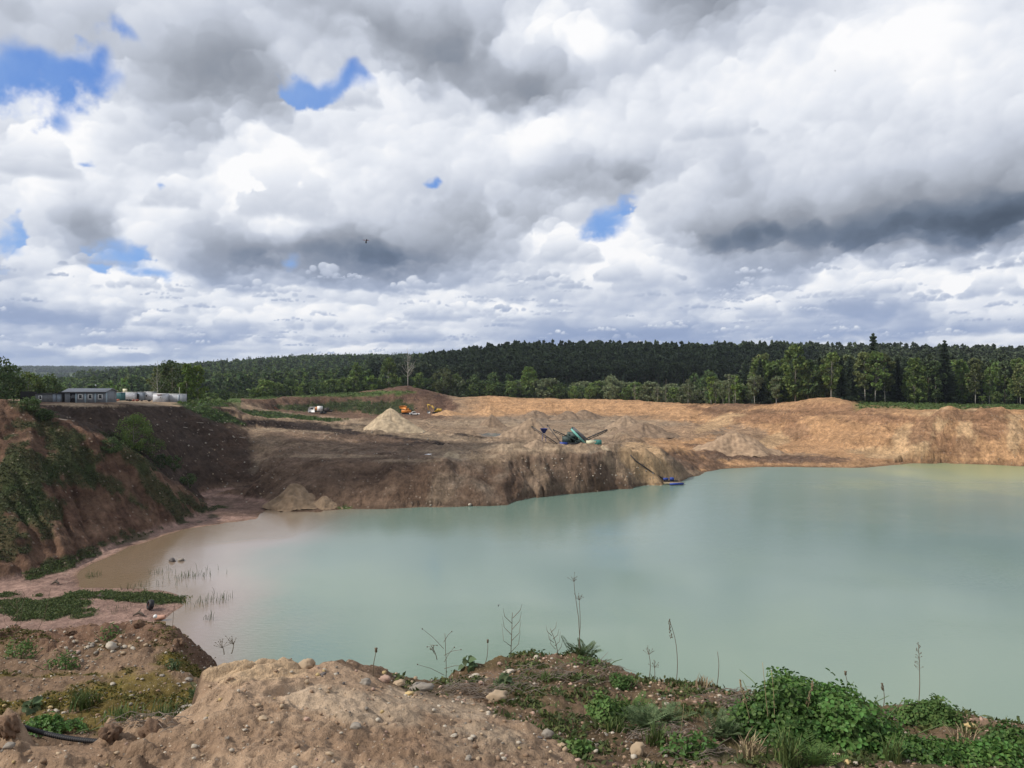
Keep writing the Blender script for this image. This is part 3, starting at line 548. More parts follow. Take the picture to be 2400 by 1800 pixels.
# ------------------------------------------------------------------ sky: a far shell of piled cumulus in front, open Nishita sky all round
SUN_EL, SUN_AZ = math.radians(42), math.radians(252)       # azimuth clockwise from +Y: behind the camera, to the left
SUN = Vector((math.sin(SUN_AZ)*math.cos(SUN_EL), math.cos(SUN_AZ)*math.cos(SUN_EL), math.sin(SUN_EL)))
EXPO = .25
def lin(c): c = np.asarray(c, float); return np.where(c <= .04045, c/12.92, ((c+.055)/1.055)**2.4)
def build_sky():
    A0, A1, E0, E1 = -.80, .80, -.035, .66
    nx, ny = 1500, 660
    az = np.linspace(A0, A1, nx)[None, :]*np.ones((ny, 1)); el = np.linspace(E0, E1, ny)[:, None]*np.ones((1, nx))
    e1 = np.clip(el, 0, 2)+.10
    k = 1/(.30+.55*e1)                                      # cells shrink towards the horizon
    qx, qy = az*3.2, np.log(e1)*1.25
    W1x, W1y = fbm(qx*1.6, qy*1.6, 5, 201), fbm(qx*1.6+9, qy*1.6+4, 5, 207)
    F1 = fbm(qx*3.1, qy*3.1, 7, 211, .56); F2 = fbm(az*55, el*75, 5, 221, .6); F3 = fbm(qx*1.3+3, qy*1.3, 5, 231); F4 = fbm(qx*9, qy*9, 5, 241, .6)
    wx = az+(.16*W1x+.05*F1+.02*F4)*e1; wy = el+(.16*W1y+.06*F1+.02*F4)*e1
    def blobs(lst, X, Y):
        r = np.zeros_like(X)
        for u, v, ru, rv, kk in lst:
            a = math.atan2(u-U0, F); e = math.atan2((V0-v)*math.cos(a), F); sa = ru/F*math.cos(a)**2; se = rv/F*math.cos(a)
            r += kk*np.exp(-(((X-a)/sa)**2+((Y-e)/se)**2))
        return r
    holes = [(50,175,150,72,1.3),(215,100,62,34,1.0),(160,200,90,40,.7),(690,182,80,28,1.25),(625,203,40,14,.7),(735,160,26,24,.6),(1335,480,54,36,1.35),(1378,432,22,16,.7),(290,545,62,46,1.2),(345,592,64,14,.9),(10,515,52,62,1.05),(640,585,30,24,.8),(922,382,18,11,1.2),(172,328,26,11,1.0),(345,386,22,10,.9),(85,262,30,20,.7),(660,200,60,12,.6)]
    tone = [(430,195,190,80,-.20),(560,225,80,40,-.08),(40,20,120,40,-.13),(860,50,230,60,-.19),(1000,110,130,40,-.12),(1160,165,80,52,-.22),(1510,60,150,70,-.23),(1420,20,140,40,-.10),(1290,170,120,46,-.06),(1900,465,430,70,-.19),(1970,520,280,34,-.24),(2190,485,150,44,-.22),(2150,360,200,70,-.08),(1640,490,170,28,-.18),(1540,525,120,22,-.12),(1640,575,150,20,-.10),(1620,365,80,50,-.10),(1335,375,110,30,-.20),(1200,408,110,24,-.14),(1090,470,150,22,-.13),(1010,520,140,40,-.12),(800,575,190,34,-.26),(740,540,150,28,-.14),(530,590,130,34,-.25),(470,510,80,46,-.10),(190,495,80,42,-.18),(245,560,66,26,-.12),(700,310,60,34,-.05),(0,590,90,22,-.10),(980,420,80,40,-.06),
            (130,690,260,12,-.17),(420,735,300,9,-.14),(640,700,120,9,-.10),(1330,728,170,18,-.22),(1500,700,140,12,-.12),(1900,672,200,12,-.12),(2050,702,300,14,-.13),(1700,735,240,10,-.12),(900,740,160,8,-.08),(110,655,120,8,-.06),(330,660,140,8,-.10),(1080,655,120,10,-.08),(1600,612,130,12,-.08),(200,765,300,6,-.12),(1500,770,600,8,-.08),
            (615,395,100,76,.17),(610,470,95,34,.08),(375,415,62,40,.14),(300,470,50,30,.08),(100,310,80,40,.13),(75,262,30,26,.16),(60,400,70,50,.09),(780,190,50,34,.08),(1700,170,330,100,.06),(1850,90,260,80,.05),(2050,180,160,140,.04),(1190,60,90,40,.12),(1280,90,50,30,.10),(1150,260,160,50,.04),(1180,300,80,30,.06),(1500,400,60,40,.06),(1225,525,70,36,.17),(900,280,130,60,.05),(1350,540,60,36,.12),(1420,590,90,26,.07),(300,605,90,14,.14),(500,690,60,20,.13),(330,690,50,18,.12),(660,690,90,18,.12),(560,640,200,16,.08),(1110,680,50,14,.15),(930,650,120,20,.06),(850,690,120,16,.08),(1650,660,60,20,.14),(1850,620,260,18,.08),(2130,600,120,40,.12),(2140,660,120,10,.07),(1300,600,70,26,.08),(250,650,140,11,.08),(280,748,100,5,.10),(80,742,120,5,.09),(780,758,100,7,.08)]
    H = 1.95*blobs(holes, wx, wy)+.40*F1+.14*F4
    T = .845+1.42*blobs(tone, wx, wy)+.10*F3
    B = T+.05*F1; A = sstep(.62, .30, H)
    # pile up puffs: crisp sunlit shoulders, soft shaded undersides
    r = np.random.default_rng(77)
    dx = (A1-A0)/(nx-1); dy = (E1-E0)/(ny-1)
    for lev, (R, n, op) in enumerate(((.115, 420, .42), (.066, 1700, .52), (.036, 4300, .55), (.019, 6500, .36))):
        ca_ = r.uniform(A0, A1, n); ce = E0+(E1-E0)*r.uniform(0, 1, n)**1.7
        for a, e in zip(ca_, ce):
            sc = R*(.22+1.55*max(e, 0))*r.uniform(.6, 1.35); rx = sc*(1.25+1.3*max(0, .14-e)/.14); ry = sc
            i0, i1 = int((e-1.6*ry-E0)/dy), int((e+1.6*ry-E0)/dy)+1; j0, j1 = int((a-1.6*rx-A0)/dx), int((a+1.6*rx-A0)/dx)+1
            i0, j0 = max(i0, 0), max(j0, 0); i1, j1 = min(i1, ny), min(j1, nx)
            if i1-i0 < 2 or j1-j0 < 2: continue
            ci, cj = min(max(int((e-E0)/dy), 0), ny-1), min(max(int((a-A0)/dx), 0), nx-1)
            if H[ci, cj] > .58+.1*r.random(): continue
            t = T[ci, cj]
            px = (az[i0:i1, j0:j1]-a)/rx; py = (el[i0:i1, j0:j1]-e)/ry
            d = np.hypot(px, py)+.70*F1[i0:i1, j0:j1]+.30*F4[i0:i1, j0:j1]+.12*F2[i0:i1, j0:j1]
            up = np.clip(.5+.5*(py*.8-px*.45), 0, 1)
            edge = .10+.95*(1-up)**1.2
            al = np.clip((1.0-d)/edge, 0, 1); al = al*al*(3-2*al)
            contrast = (.17 if t > .62 else .07)*(1.15-.25*lev)
            s = t+contrast*(up-.40)*1.9+r.normal(0, .015)
            w = al*op*(1 if t > .62 else .55)
            S_ = B[i0:i1, j0:j1]; S_ += (s-S_)*w
            Q_ = A[i0:i1, j0:j1]; np.maximum(Q_, np.clip(al*1.3, 0, 1)*(1 if H[ci, cj] < .45 else .8), out=Q_)
    def cumulus(a, base, w, h, n=24, top=.965, low_=.68):
        for _ in range(n):
            x = r.uniform(-1, 1); hh = h*(1-abs(x)**1.7)*r.uniform(.25, 1); rr_ = h*r.uniform(.20, .42)*(1.1-.5*abs(x)); pa, pe = a+x*w*.5, base+max(0, hh-rr_*.7)
            i0, i1 = int((pe-1.6*rr_-E0)/dy), int((pe+1.6*rr_-E0)/dy)+1; j0, j1 = int((pa-2*rr_-A0)/dx), int((pa+2*rr_-A0)/dx)+1; i0, j0 = max(i0, 0), max(j0, 0); i1, j1 = min(i1, ny), min(j1, nx)
            if i1-i0 < 2 or j1-j0 < 2: continue
            E_ = el[i0:i1, j0:j1]; px = (az[i0:i1, j0:j1]-pa)/(rr_*1.25); py = (E_-pe)/rr_; d = np.hypot(px, py)+.5*F1[i0:i1, j0:j1]+.35*F4[i0:i1, j0:j1]+.2*F2[i0:i1, j0:j1]
            up = np.clip(.5+.5*(py*.85-px*.4), 0, 1); al = np.clip((1-d)/(.10+.8*(1-up)**1.3), 0, 1); al = al*al*(3-2*al)*sstep(base-.05*h, base+.30*h, E_+.05*h*F1[i0:i1, j0:j1])
            s = low_+(top-low_)*np.clip(.25+.75*(E_-base)/h, 0, 1)+.10*(up-.55); w_ = al*.8
            B[i0:i1, j0:j1] += (s-B[i0:i1, j0:j1])*w_; np.maximum(A[i0:i1, j0:j1], np.clip(al*1.2, 0, 1), out=A[i0:i1, j0:j1])
    for _ in range(200):
        e = .022+.10*r.random()**1.1; w = (.020+.32*e)*r.uniform(.6, 1.5); cumulus(r.uniform(A0, A1), e, w, w*r.uniform(.16, .34)*(.5+2.6*e), 16, r.uniform(.84, .96), r.uniform(.64, .74))
    for u, v, pw, ph in ((300,628,190,40),(1000,690,200,40),(930,695,150,50),(500,716,100,48),(680,716,150,44),(330,706,80,38),(1110,696,80,30),(1650,690,110,50),(1400,632,170,80),(1900,640,260,40),(2150,645,150,70),(850,712,100,26),(1225,572,150,76),(90,385,160,110),(375,452,130,80),(620,478,210,150),(690,236,160,42),(775,235,90,80),(1340,610,90,60),(1560,300,200,80)):
        a = math.atan2(u-U0, F); k_ = math.cos(a)/F; cumulus(a, math.atan2((V0-v)*math.cos(a), F), pw*k_*math.cos(a), ph*k_, 30, .985 if ph < 140 or u < 700 else .9, .72)
    A = np.minimum(A, sstep(2.7, .95, H+.75*F1+.6*F4+.3*F2))
    band = fbm(az*4, el*70, 5, 251)
    B = B+.07*band*sstep(.13, .02, el)+.012*F2
    B = np.clip(B+.03*(B-.78), .30, 1.0)
    R_ = np.stack([np.interp(B, [.3,.45,.6,.8,.92,1.0], c) for c in ([.27,.40,.585,.785,.915,.995],[.315,.45,.61,.81,.93,.995],[.375,.52,.655,.86,.96,1.0])], -1)
    low = (sstep(.20, .0, el)*sstep(.97, .66, B)*.9)[..., None]; R_ = R_*(1-low)+np.array((.57,.65,.81))*low
    hz = sstep(.035, .0, el)[..., None]*.35; R_ = R_*(1-hz)+np.array((.70,.77,.88))*hz
    ke = np.clip(el/.42, 0, 1)[..., None]**.8
    blue = np.array((.56,.74,.95))*(1-ke)+np.array((.35,.52,.82))*ke
    veil = np.clip(.10+.35*F3+.3*F1, 0, .4)[..., None]; blue = blue*(1-veil)+np.array((.80,.86,.95))*veil
    A = np.clip(A, 0, 1)[..., None]; A = A**1.15
    RGB = (lin(blue)*(1-A)+lin(R_)*A)/2**EXPO
    m = bpy.data.materials.new('sky_glow'); m.use_nodes = True; t = m.node_tree; t.nodes.clear()
    o = t.nodes.new('ShaderNodeOutputMaterial'); em = t.nodes.new('ShaderNodeEmission'); at = t.nodes.new('ShaderNodeAttribute'); at.attribute_name = 'sky'
    t.links.new(at.outputs['Color'], em.inputs['Color']); t.links.new(em.outputs[0], o.inputs['Surface']); m.cycles.emission_sampling = 'NONE'
    Rr = 9000.0
    V = np.stack([np.sin(az)*np.cos(el)*Rr, np.cos(az)*np.cos(el)*Rr, np.sin(el)*Rr+EYE], -1).reshape(-1, 3)
    ix = np.arange(nx*ny).reshape(ny, nx); q = np.stack([ix[:-1, :-1], ix[1:, :-1], ix[1:, 1:], ix[:-1, 1:]], -1).reshape(-1, 4)
    me = raw_mesh('sky', V, q, None, [m]); c = me.color_attributes.new('sky', 'FLOAT_COLOR', 'POINT')
    c.data.foreach_set('color', np.concatenate([RGB, np.ones((ny, nx, 1))], -1).astype(np.float32).ravel())
    s = link('sky', me); s['kind'] = 'structure'
    # the rest of the sky
    w = bpy.data.worlds.new('World'); bpy.context.scene.world = w; w.use_nodes = True; t = w.node_tree; N = t.nodes; Lk = t.links.new
    bg = N['Background']; bg.inputs['Strength'].default_value = .1
    sk = N.new('ShaderNodeTexSky'); sk.sky_type = 'NISHITA'; sk.sun_disc = False; sk.sun_elevation = SUN_EL; sk.sun_rotation = SUN_AZ; sk.altitude = 200
    tc = N.new('ShaderNodeTexCoord'); n = N.new('ShaderNodeTexNoise'); n.inputs['Scale'].default_value = 2.5; n.inputs['Detail'].default_value = 5; Lk(tc.outputs['Generated'], n.inputs['Vector'])
    r1 = N.new('ShaderNodeValToRGB'); r1.color_ramp.elements[0].position = .36; r1.color_ramp.elements[1].position = .52; Lk(n.outputs['Fac'], r1.inputs['Fac'])
    mx = N.new('ShaderNodeMix'); mx.data_type = 'RGBA'; Lk(r1.outputs['Color'], mx.inputs['Factor']); Lk(sk.outputs[0], mx.inputs['A']); mx.inputs['B'].default_value = (6.0, 6.2, 6.6, 1); Lk(mx.outputs['Result'], bg.inputs['Color'])
build_sky()
sd = bpy.data.lights.new('sun', 'SUN'); sd.energy = 3.3; sd.angle = math.radians(.6); sd.color = (1.0, .94, .85)
so = bpy.data.objects.new('sun', sd); C.objects.link(so); so.rotation_euler = (-SUN).to_track_quat('-Z', 'Y').to_euler()

# unseen clouds added overhead to shade the dark slope, spit and wooded hill
M_SHADE_CLOUD = paint('shade_cloud_white', (.9,.9,.92), 1.0, var=.04, scale=.004, spec=0)
def shade_cloud(gx, gy, rx, ry, seed, h=520.0):
    k = h/SUN.z; c = np.array([gx+SUN.x*k, gy+SUN.y*k, h])
    b = MB(); r = np.random.default_rng(seed)
    V, T = ico(4)
    W = V*(1+.35*fbm(V[:, 0]*2.2+seed, V[:, 1]*2.2, 4, seed)+.18*np.abs(fbm(V[:, 0]*6, V[:, 1]*6+V[:, 2]*4, 3, seed+2)))[:, None]
    W = W*np.array([rx, ry, 45]); W[:, 2] = np.where(W[:, 2] < 0, W[:, 2]*.35, W[:, 2])
    b.add(W+c, None, T); o = b.build('shade_cloud', M_SHADE_CLOUD, smooth=True); o['kind'] = 'structure'
    return o
shade_cloud(-58, 166, 36, 26, 31); shade_cloud(90, 665, 190, 165, 32)

# ------------------------------------------------------------------ camera
cd = bpy.data.cameras.new('camera'); cam = bpy.data.objects.new('camera', cd); C.objects.link(cam)
cam.location = (0, 0, EYE); cam.rotation_euler = (math.radians(90), 0, 0)
cd.sensor_width = 36; cd.lens = F/2212*36; cd.shift_y = -(829.5-V0)/2212; cd.clip_start = .05; cd.clip_end = 20000
S = bpy.context.scene; S.camera = cam
S.view_settings.view_transform = 'Standard'; S.view_settings.look = 'None'; S.view_settings.exposure = EXPO; S.view_settings.gamma = 1
S.cycles.use_denoising = True; S.cycles.max_bounces = 6; S.cycles.diffuse_bounces = 2; S.cycles.glossy_bounces = 2; S.cycles.transmission_bounces = 3; S.cycles.volume_bounces = 0; S.cycles.transparent_max_bounces = 6
# ------------------------------------------------------------------ trees
M_BARK = paint('bark', (.085,.065,.05), .9, var=.4, scale=6); M_BIRCH = paint('birch_bark', (.30,.285,.25), .8, var=.45, scale=3); M_DEAD = paint('dead_wood', (.40,.37,.33), .85, var=.2)
M_ASPEN = paint('grey_bark', (.22,.20,.165), .85, var=.3, scale=3)
L_PINE = leafmat('pine_needles', (.058,.080,.038), .45, .1, .02); L_SPRUCE = leafmat('spruce_needles', (.030,.046,.024), .4, .08, .02)
L_BIRCH = leafmat('birch_leaves', (.120,.172,.048), .45, .3, .03); L_BRIGHT = leafmat('young_leaves', (.140,.205,.045), .35, .35, .03); L_GREY = leafmat('willow_leaves', (.155,.185,.095), .35, .3, .03); L_DARK = leafmat('alder_leaves', (.072,.110,.038), .45, .25, .03); L_OLIVE = leafmat('aspen_leaves', (.115,.135,.050), .45, .3, .03)
def cards(cen, size, rng, up=.35, asp=1.5):
    """leaf-sized kites: (n,3) centres, sizes"""
    n = len(cen); d = rng.normal(size=(n, 3)); d[:, 2] += up*0; d /= np.linalg.norm(d, axis=1)[:, None]
    nn = rng.normal(size=(n, 3)); nn[:, 2] += up; nn -= (nn*d).sum(1)[:, None]*d; nn /= np.linalg.norm(nn, axis=1)[:, None]+1e-9
    s = np.cross(nn, d); L = (size*asp/2)[:, None]*d; W = (size/2)[:, None]*s
    V = np.stack([cen-L, cen+W+.15*L, cen+L, cen-W+.15*L], 1).reshape(-1, 3)
    return V, np.arange(4*n).reshape(n, 4)
PROF = {'round': lambda s: np.sin(np.pi*np.clip(s, 0, 1))**.55, 'ovate': lambda s: 1.75*np.clip(s, .001, 1)**.45*(1-np.clip(s, 0, 1))**.75, 'high': lambda s: 1.3*np.clip(s, .001, 1)**.9*(1-np.clip(s, 0, .999))**.4+.05}
def broadleaf_meshes(seed, h, w, base, n, leaf, lm, bark, prof='ovate', ncl=46, tr=.012, thin=1.0, lean=.02):
    r = np.random.default_rng(seed); hc = h-base
    s = r.uniform(.04, .97, ncl); a = r.uniform(0, 2*np.pi, ncl); rad = w/2*PROF[prof](s)*np.sqrt(r.uniform(.25, 1.0, ncl))
    lx, ly = r.normal(0, lean, 2)*h
    cc = np.stack([rad*np.cos(a), rad*np.sin(a), base+s*hc], 1); f = (cc[:, 2]/h)[:, None]; cc[:, :2] += f*np.array([lx, ly])
    cr = r.uniform(.55, 1.25, ncl)*w*.13
    wgt = cr**2/np.sum(cr**2); k = r.choice(ncl, n, p=wgt)
    d = r.normal(size=(n, 3)); d /= np.linalg.norm(d, axis=1)[:, None]
    cen = cc[k]+d*(cr[k]*r.uniform(.25, 1.25, n)**.6)[:, None]*np.array([1, 1, .85])
    V, q = cards(cen, leaf*r.uniform(.6, 1.4, n), r)
    crown = raw_mesh('crown', V, q, None, [lm])
    b = MB(); t = np.linspace(0, 1, 7); px = lx*t+r.normal(0, .006*h, 7)*t; py = ly*t+r.normal(0, .006*h, 7)*t
    top = .93*h; b.tube(np.stack([px, py, t*top], 1), tr*h*(1-.93*t)+.012, 6)
    for i in r.choice(ncl, min(ncl, int(15*thin)), replace=False):
        z0 = max(.2*h, cc[i, 2]-r.uniform(.12, .3)*hc); f = z0/top; p0 = np.array([np.interp(f, t, px), np.interp(f, t, py), z0]); m = (p0+cc[i])/2+np.array([0, 0, .03*h])
        b.tube([p0, m, cc[i]], [tr*h*.38*(1-f), tr*h*.25*(1-f)+.006, .012], 4, False)
    trunk = raw_mesh('trunk', np.concatenate(b.v), np.concatenate(b.q), np.concatenate(b.t), [bark], None, True)
    return trunk, crown
def spruce_meshes(seed, h, w, base, lm, lev=22, leaf=.75, dens=1.0):
    r = np.random.default_rng(seed); C_, S_ = [], []
    V, Qd = [], []; nv = 0
    for i in range(lev):
        f = (i+r.uniform(-.3, .3))/lev; z = base+(h-base)*f; R = w/2*(1-f)**.8*r.uniform(.75, 1.2)+.55
        nb = max(4, int((9*(1-f)+4)*dens)); a0 = r.uniform(0, 6.28)
        for j in range(nb):
            a = a0+j*2*np.pi/nb+r.normal(0, .2); L = R*r.uniform(.6, 1.15); wd = leaf*(.8+.2*(1-f))*r.uniform(.8, 1.3)
            dx, dy = math.cos(a), math.sin(a); zz = z+r.normal(0, .15); dr = L*r.uniform(.15, .45)
            p = np.array([[0, 0, zz], [dx*L*.55, dy*L*.55, zz-dr*.35], [dx*L, dy*L, zz-dr*.9+.1*L]]); sd_ = np.array([-dy, dx, 0])*wd/2
            V += [p[0]-sd_*.3, p[0]+sd_*.3, p[1]+sd_+[0,0,-.12*wd], p[2]+sd_*.15, p[2]-sd_*.15, p[1]-sd_+[0,0,-.12*wd], p[1]+[0,0,.12*wd]]
            Qd += [[nv+1, nv+2, nv+3, nv+6], [nv, nv+6, nv+4, nv+5]]; nv += 7
            hh = (.75+.35*(1-f))*r.uniform(.7, 1.3); V += [p[0]+[0,0,.3], p[2]+[0,0,.12], p[2]-[0,0,.35*hh], p[0]-[0,0,hh]]; Qd += [[nv, nv+1, nv+2, nv+3]]; nv += 4
    b = MB(); b.tube([(0,0,0),(0,0,h*.5),(0,0,h*.99)], [.012*h, .008*h, .02], 6)
    trunk = raw_mesh('trunk', np.concatenate(b.v), np.concatenate(b.q), np.concatenate(b.t), [M_BARK], None, True)
    return trunk, raw_mesh('crown', np.array(V), Qd, None, [lm])
def bare_tree_mesh(seed, h, mat, spread=.28, nb=26, r0=.012, levels=2):
    r = np.random.default_rng(seed); b = MB(); t = np.linspace(0, 1, 8); px = np.cumsum(r.normal(0, .008*h, 8)); py = np.cumsum(r.normal(0, .008*h, 8)); px -= px[0]; py -= py[0]
    b.tube(np.stack([px, py, t*h], 1), r0*h*(1-.9*t)+.008, 6)
    for i in range(nb):
        f = r.uniform(.22, .95); a = r.uniform(0, 6.28); L = h*spread*(1.15-f)*r.uniform(.6, 1.3); p0 = np.array([np.interp(f, t, px), np.interp(f, t, py), f*h])
        d = np.array([math.cos(a), math.sin(a), r.uniform(.55, 1.2)]); p1 = p0+d*L*.5; p2 = p1+(d+[0, 0, .5])*L*.5
        b.tube([p0, p1, p2], [r0*h*.45*(1-f)+.01, r0*h*.28*(1-f)+.008, .008], 4, False)
        for k in range(levels):
            e = r.normal(size=3); e[2] = abs(e[2])+.2; q0 = p1+(p2-p1)*r.uniform(0, .9); b.tube([q0, q0+e*L*.16, q0+e*L*.26+[0, 0, L*.08]], [.012*h*.08+.008, .01, .006], 3, False)
    return b
def tree_pair(name, meshes, loc, sc=1.0, rz=None, label=None, cat='tree', group=None):
    o = empty(name, loc, random.uniform(0, 6.28) if rz is None else rz, label, cat, group)
    o.scale = (sc*random.uniform(.9, 1.1), sc*random.uniform(.9, 1.1), sc)
    for nm, me in zip(('trunk', 'crown'), meshes): link(nm, me, o)
    return o
def one(name, me, loc, sc, label, cat, group=None, rz=None, sx=None):
    o = link(name, me, None, loc); o.rotation_euler = (0, 0, random.uniform(0, 6.28) if rz is None else rz); o.scale = (sx or sc, sx or sc, sc)
    return tag(o, label, cat, group)
def joined(pair):
    """trunk and crown of a small far tree as one mesh with two materials"""
    a, b = pair; me = bpy.data.meshes.new('far_tree')
    def arr(m):
        v = np.empty(len(m.vertices)*3, np.float32); m.vertices.foreach_get('co', v); return v.reshape(-1, 3), [tuple(p.vertices) for p in m.polygons]
    va, fa = arr(a); vb, fb = arr(b); n = len(va)
    me.from_pydata(np.vstack([va, vb]).tolist(), [], fa+[tuple(i+n for i in f) for f in fb]); me.materials.append(a.materials[0]); me.materials.append(b.materials[0])
    me.polygons.foreach_set('material_index', np.array([0]*len(fa)+[1]*len(fb), np.int32)); me.update(); return me
def ground_at(u, d):
    x = (u-U0)/F*d; return np.array([x, d, gz(x, d)-.15])

# --- right-hand wood: each tree with trunk and crown
birch = [broadleaf_meshes(300+i, 20, 7.5, 5.0, 2300, .62, L_OLIVE if i % 3 else L_BIRCH, M_BIRCH, 'round', 40, .009, 1.2) for i in range(4)]
aspen = [broadleaf_meshes(310+i, 20, 9.5, 2.5, 3200, .66, (L_OLIVE, L_DARK, L_BIRCH)[i % 3], M_ASPEN, 'round', 50, .010) for i in range(4)]
leafy = [broadleaf_meshes(320+i, 17, 10, 1.2, 3300, .62, L_BIRCH, M_ASPEN, 'ovate', 56) for i in range(3)]
spruce = [spruce_meshes(330+i, 22, 7.6, (1.0, 2.5, 4.0)[i % 3], L_SPRUCE, 34, 1.15, 1.25) for i in range(4)]
tallpine = [broadleaf_meshes(340+i, 21, 7.5, 9, 1300, .72, L_PINE, M_BARK, 'round', 24, .011) for i in range(3)]
G_R = 'trees of the right-hand wood'
# (pixel column, distance, height, kind, label)
special = [
 (1886, 318, 28.5, spruce, 'spruce_tree', 'tallest pointed dark spruce standing clear above the right-hand wood'),
 (2040, 316, 26.5, spruce, 'spruce_tree', 'second tallest dark spruce of the right-hand wood, right of the bright green tree'),
 (1718, 322, 23.5, aspen, 'broadleaf_tree', 'tall round-topped leafy tree standing above its neighbours behind the red earth heap'),
 (1975, 312, 18.5, leafy, 'broadleaf_tree', 'broad bright green leafy tree at the front of the right-hand wood'),
 (1890, 311, 20.5, birch, 'birch_tree', 'pale-trunked birch directly in front of the tallest spruce'),
 (1912, 313, 19.5, birch, 'birch_tree', 'slim birch just right of the tallest spruce with a long bare white trunk'),
 (1869, 314, 20.0, birch, 'birch_tree', 'birch left of the tallest spruce with a forked pale trunk'),
 (1795, 306, 19.5, birch, 'birch_tree', 'pale-trunked birch behind the top of the red earth heap'),
 (1817, 308, 18.5, spruce, 'spruce_tree', 'spruce with a bare lower trunk at the right foot of the red earth heap'),
 (2022, 311, 17.5, aspen, 'broadleaf_tree', 'forked grey-trunked tree between the bright green tree and the second tallest spruce'),
 (2107, 309, 16.5, birch, 'birch_tree', 'thin birch with a white leaning trunk near the right end of the meadow'),
 (2137, 310, 15.5, birch, 'birch_tree', 'low slanting birch right of the thin leaning birch'),
 (2170, 312, 17.5, tallpine, 'pine_tree', 'dark flat-crowned pine with a tall bare trunk near the right edge of the photo'),
 (2204, 308, 17.0, birch, 'birch_tree', 'birch at the very right edge of the wood'),
 (2005, 318, 20.0, tallpine, 'pine_tree', 'dark round-topped pine just left of the second tallest spruce'),
 (1640, 340, 17.5, aspen, 'broadleaf_tree', 'dark leafy tree left of the tall round-topped tree, above the grey willows'),
 (1672, 335, 18.0, leafy, 'broadleaf_tree', 'mid-green leafy tree at the left end of the right-hand wood'),
 (1745, 322, 18.0, aspen, 'broadleaf_tree', 'leafy tree right of the tall round-topped tree with two pale stems'),
 (1770, 330, 19.0, spruce, 'spruce_tree', 'dark spruce behind the crest of the red earth heap, left of the pale birch'),
 (1835, 318, 18.5, spruce, 'spruce_tree', 'dark spruce above the left end of the meadow'),
 (1940, 322, 19.5, spruce, 'spruce_tree', 'dark spruce in the gap left of the bright green tree'),
 (2075, 320, 18.5, leafy, 'broadleaf_tree', 'leafy tree right of the second tallest spruce with light green top'),
]
for i, (u, d, h, kind, nm, lab) in enumerate(special):
    me = kind[i % len(kind)]; base_h = {id(birch): 20, id(aspen): 20, id(leafy): 17, id(spruce): 22, id(tallpine): 21}[id(kind)]
    tree_pair(nm, me, ground_at(u, d), h/base_h, label=lab, group=G_R)
rr = np.random.default_rng(5)
placed = [(s[0], s[1]) for s in special]
def scatter(n, u0, u1, d0, d1, hs, kinds, name_label, group, mind=2.0):
    k = 0; tries = 0
    while k < n and tries < n*30:
        tries += 1
        u = rr.uniform(u0, u1); d = rr.uniform(d0, d1)
        if any(abs((u-a)/F*d) < mind and abs(d-b) < mind for a, b in placed): continue
        placed.append((u, d)); kind, nm, lab, bh = kinds[rr.integers(len(kinds))]
        h = rr.uniform(*hs); tree_pair(nm, kind[rr.integers(len(kind))], ground_at(u, d), h/bh, label=lab, group=group); k += 1
SP = (spruce, 'spruce_tree', 'dark pointed spruce among others inside the right-hand wood', 22); BI = (birch, 'birch_tree', 'slim pale-trunked birch among others inside the right-hand wood', 20)
AS = (aspen, 'broadleaf_tree', 'grey-trunked leafy tree among others inside the right-hand wood', 20); PI = (tallpine, 'pine_tree', 'dark pine with a bare trunk among others inside the right-hand wood', 21); LE = (leafy, 'broadleaf_tree', 'grey-trunked leafy tree among others inside the right-hand wood', 17)
scatter(34, 1640, 2330, 319, 348, (16, 20.0), [SP, AS, AS, SP, LE], 0, G_R)
scatter(52, 1640, 2380, 345, 400, (18.5, 22.5), [SP, SP, AS, PI], 0, G_R)
scatter(62, 1610, 2420, 400, 475, (20.5, 25.0), [SP, SP, SP, PI], 0, G_R)

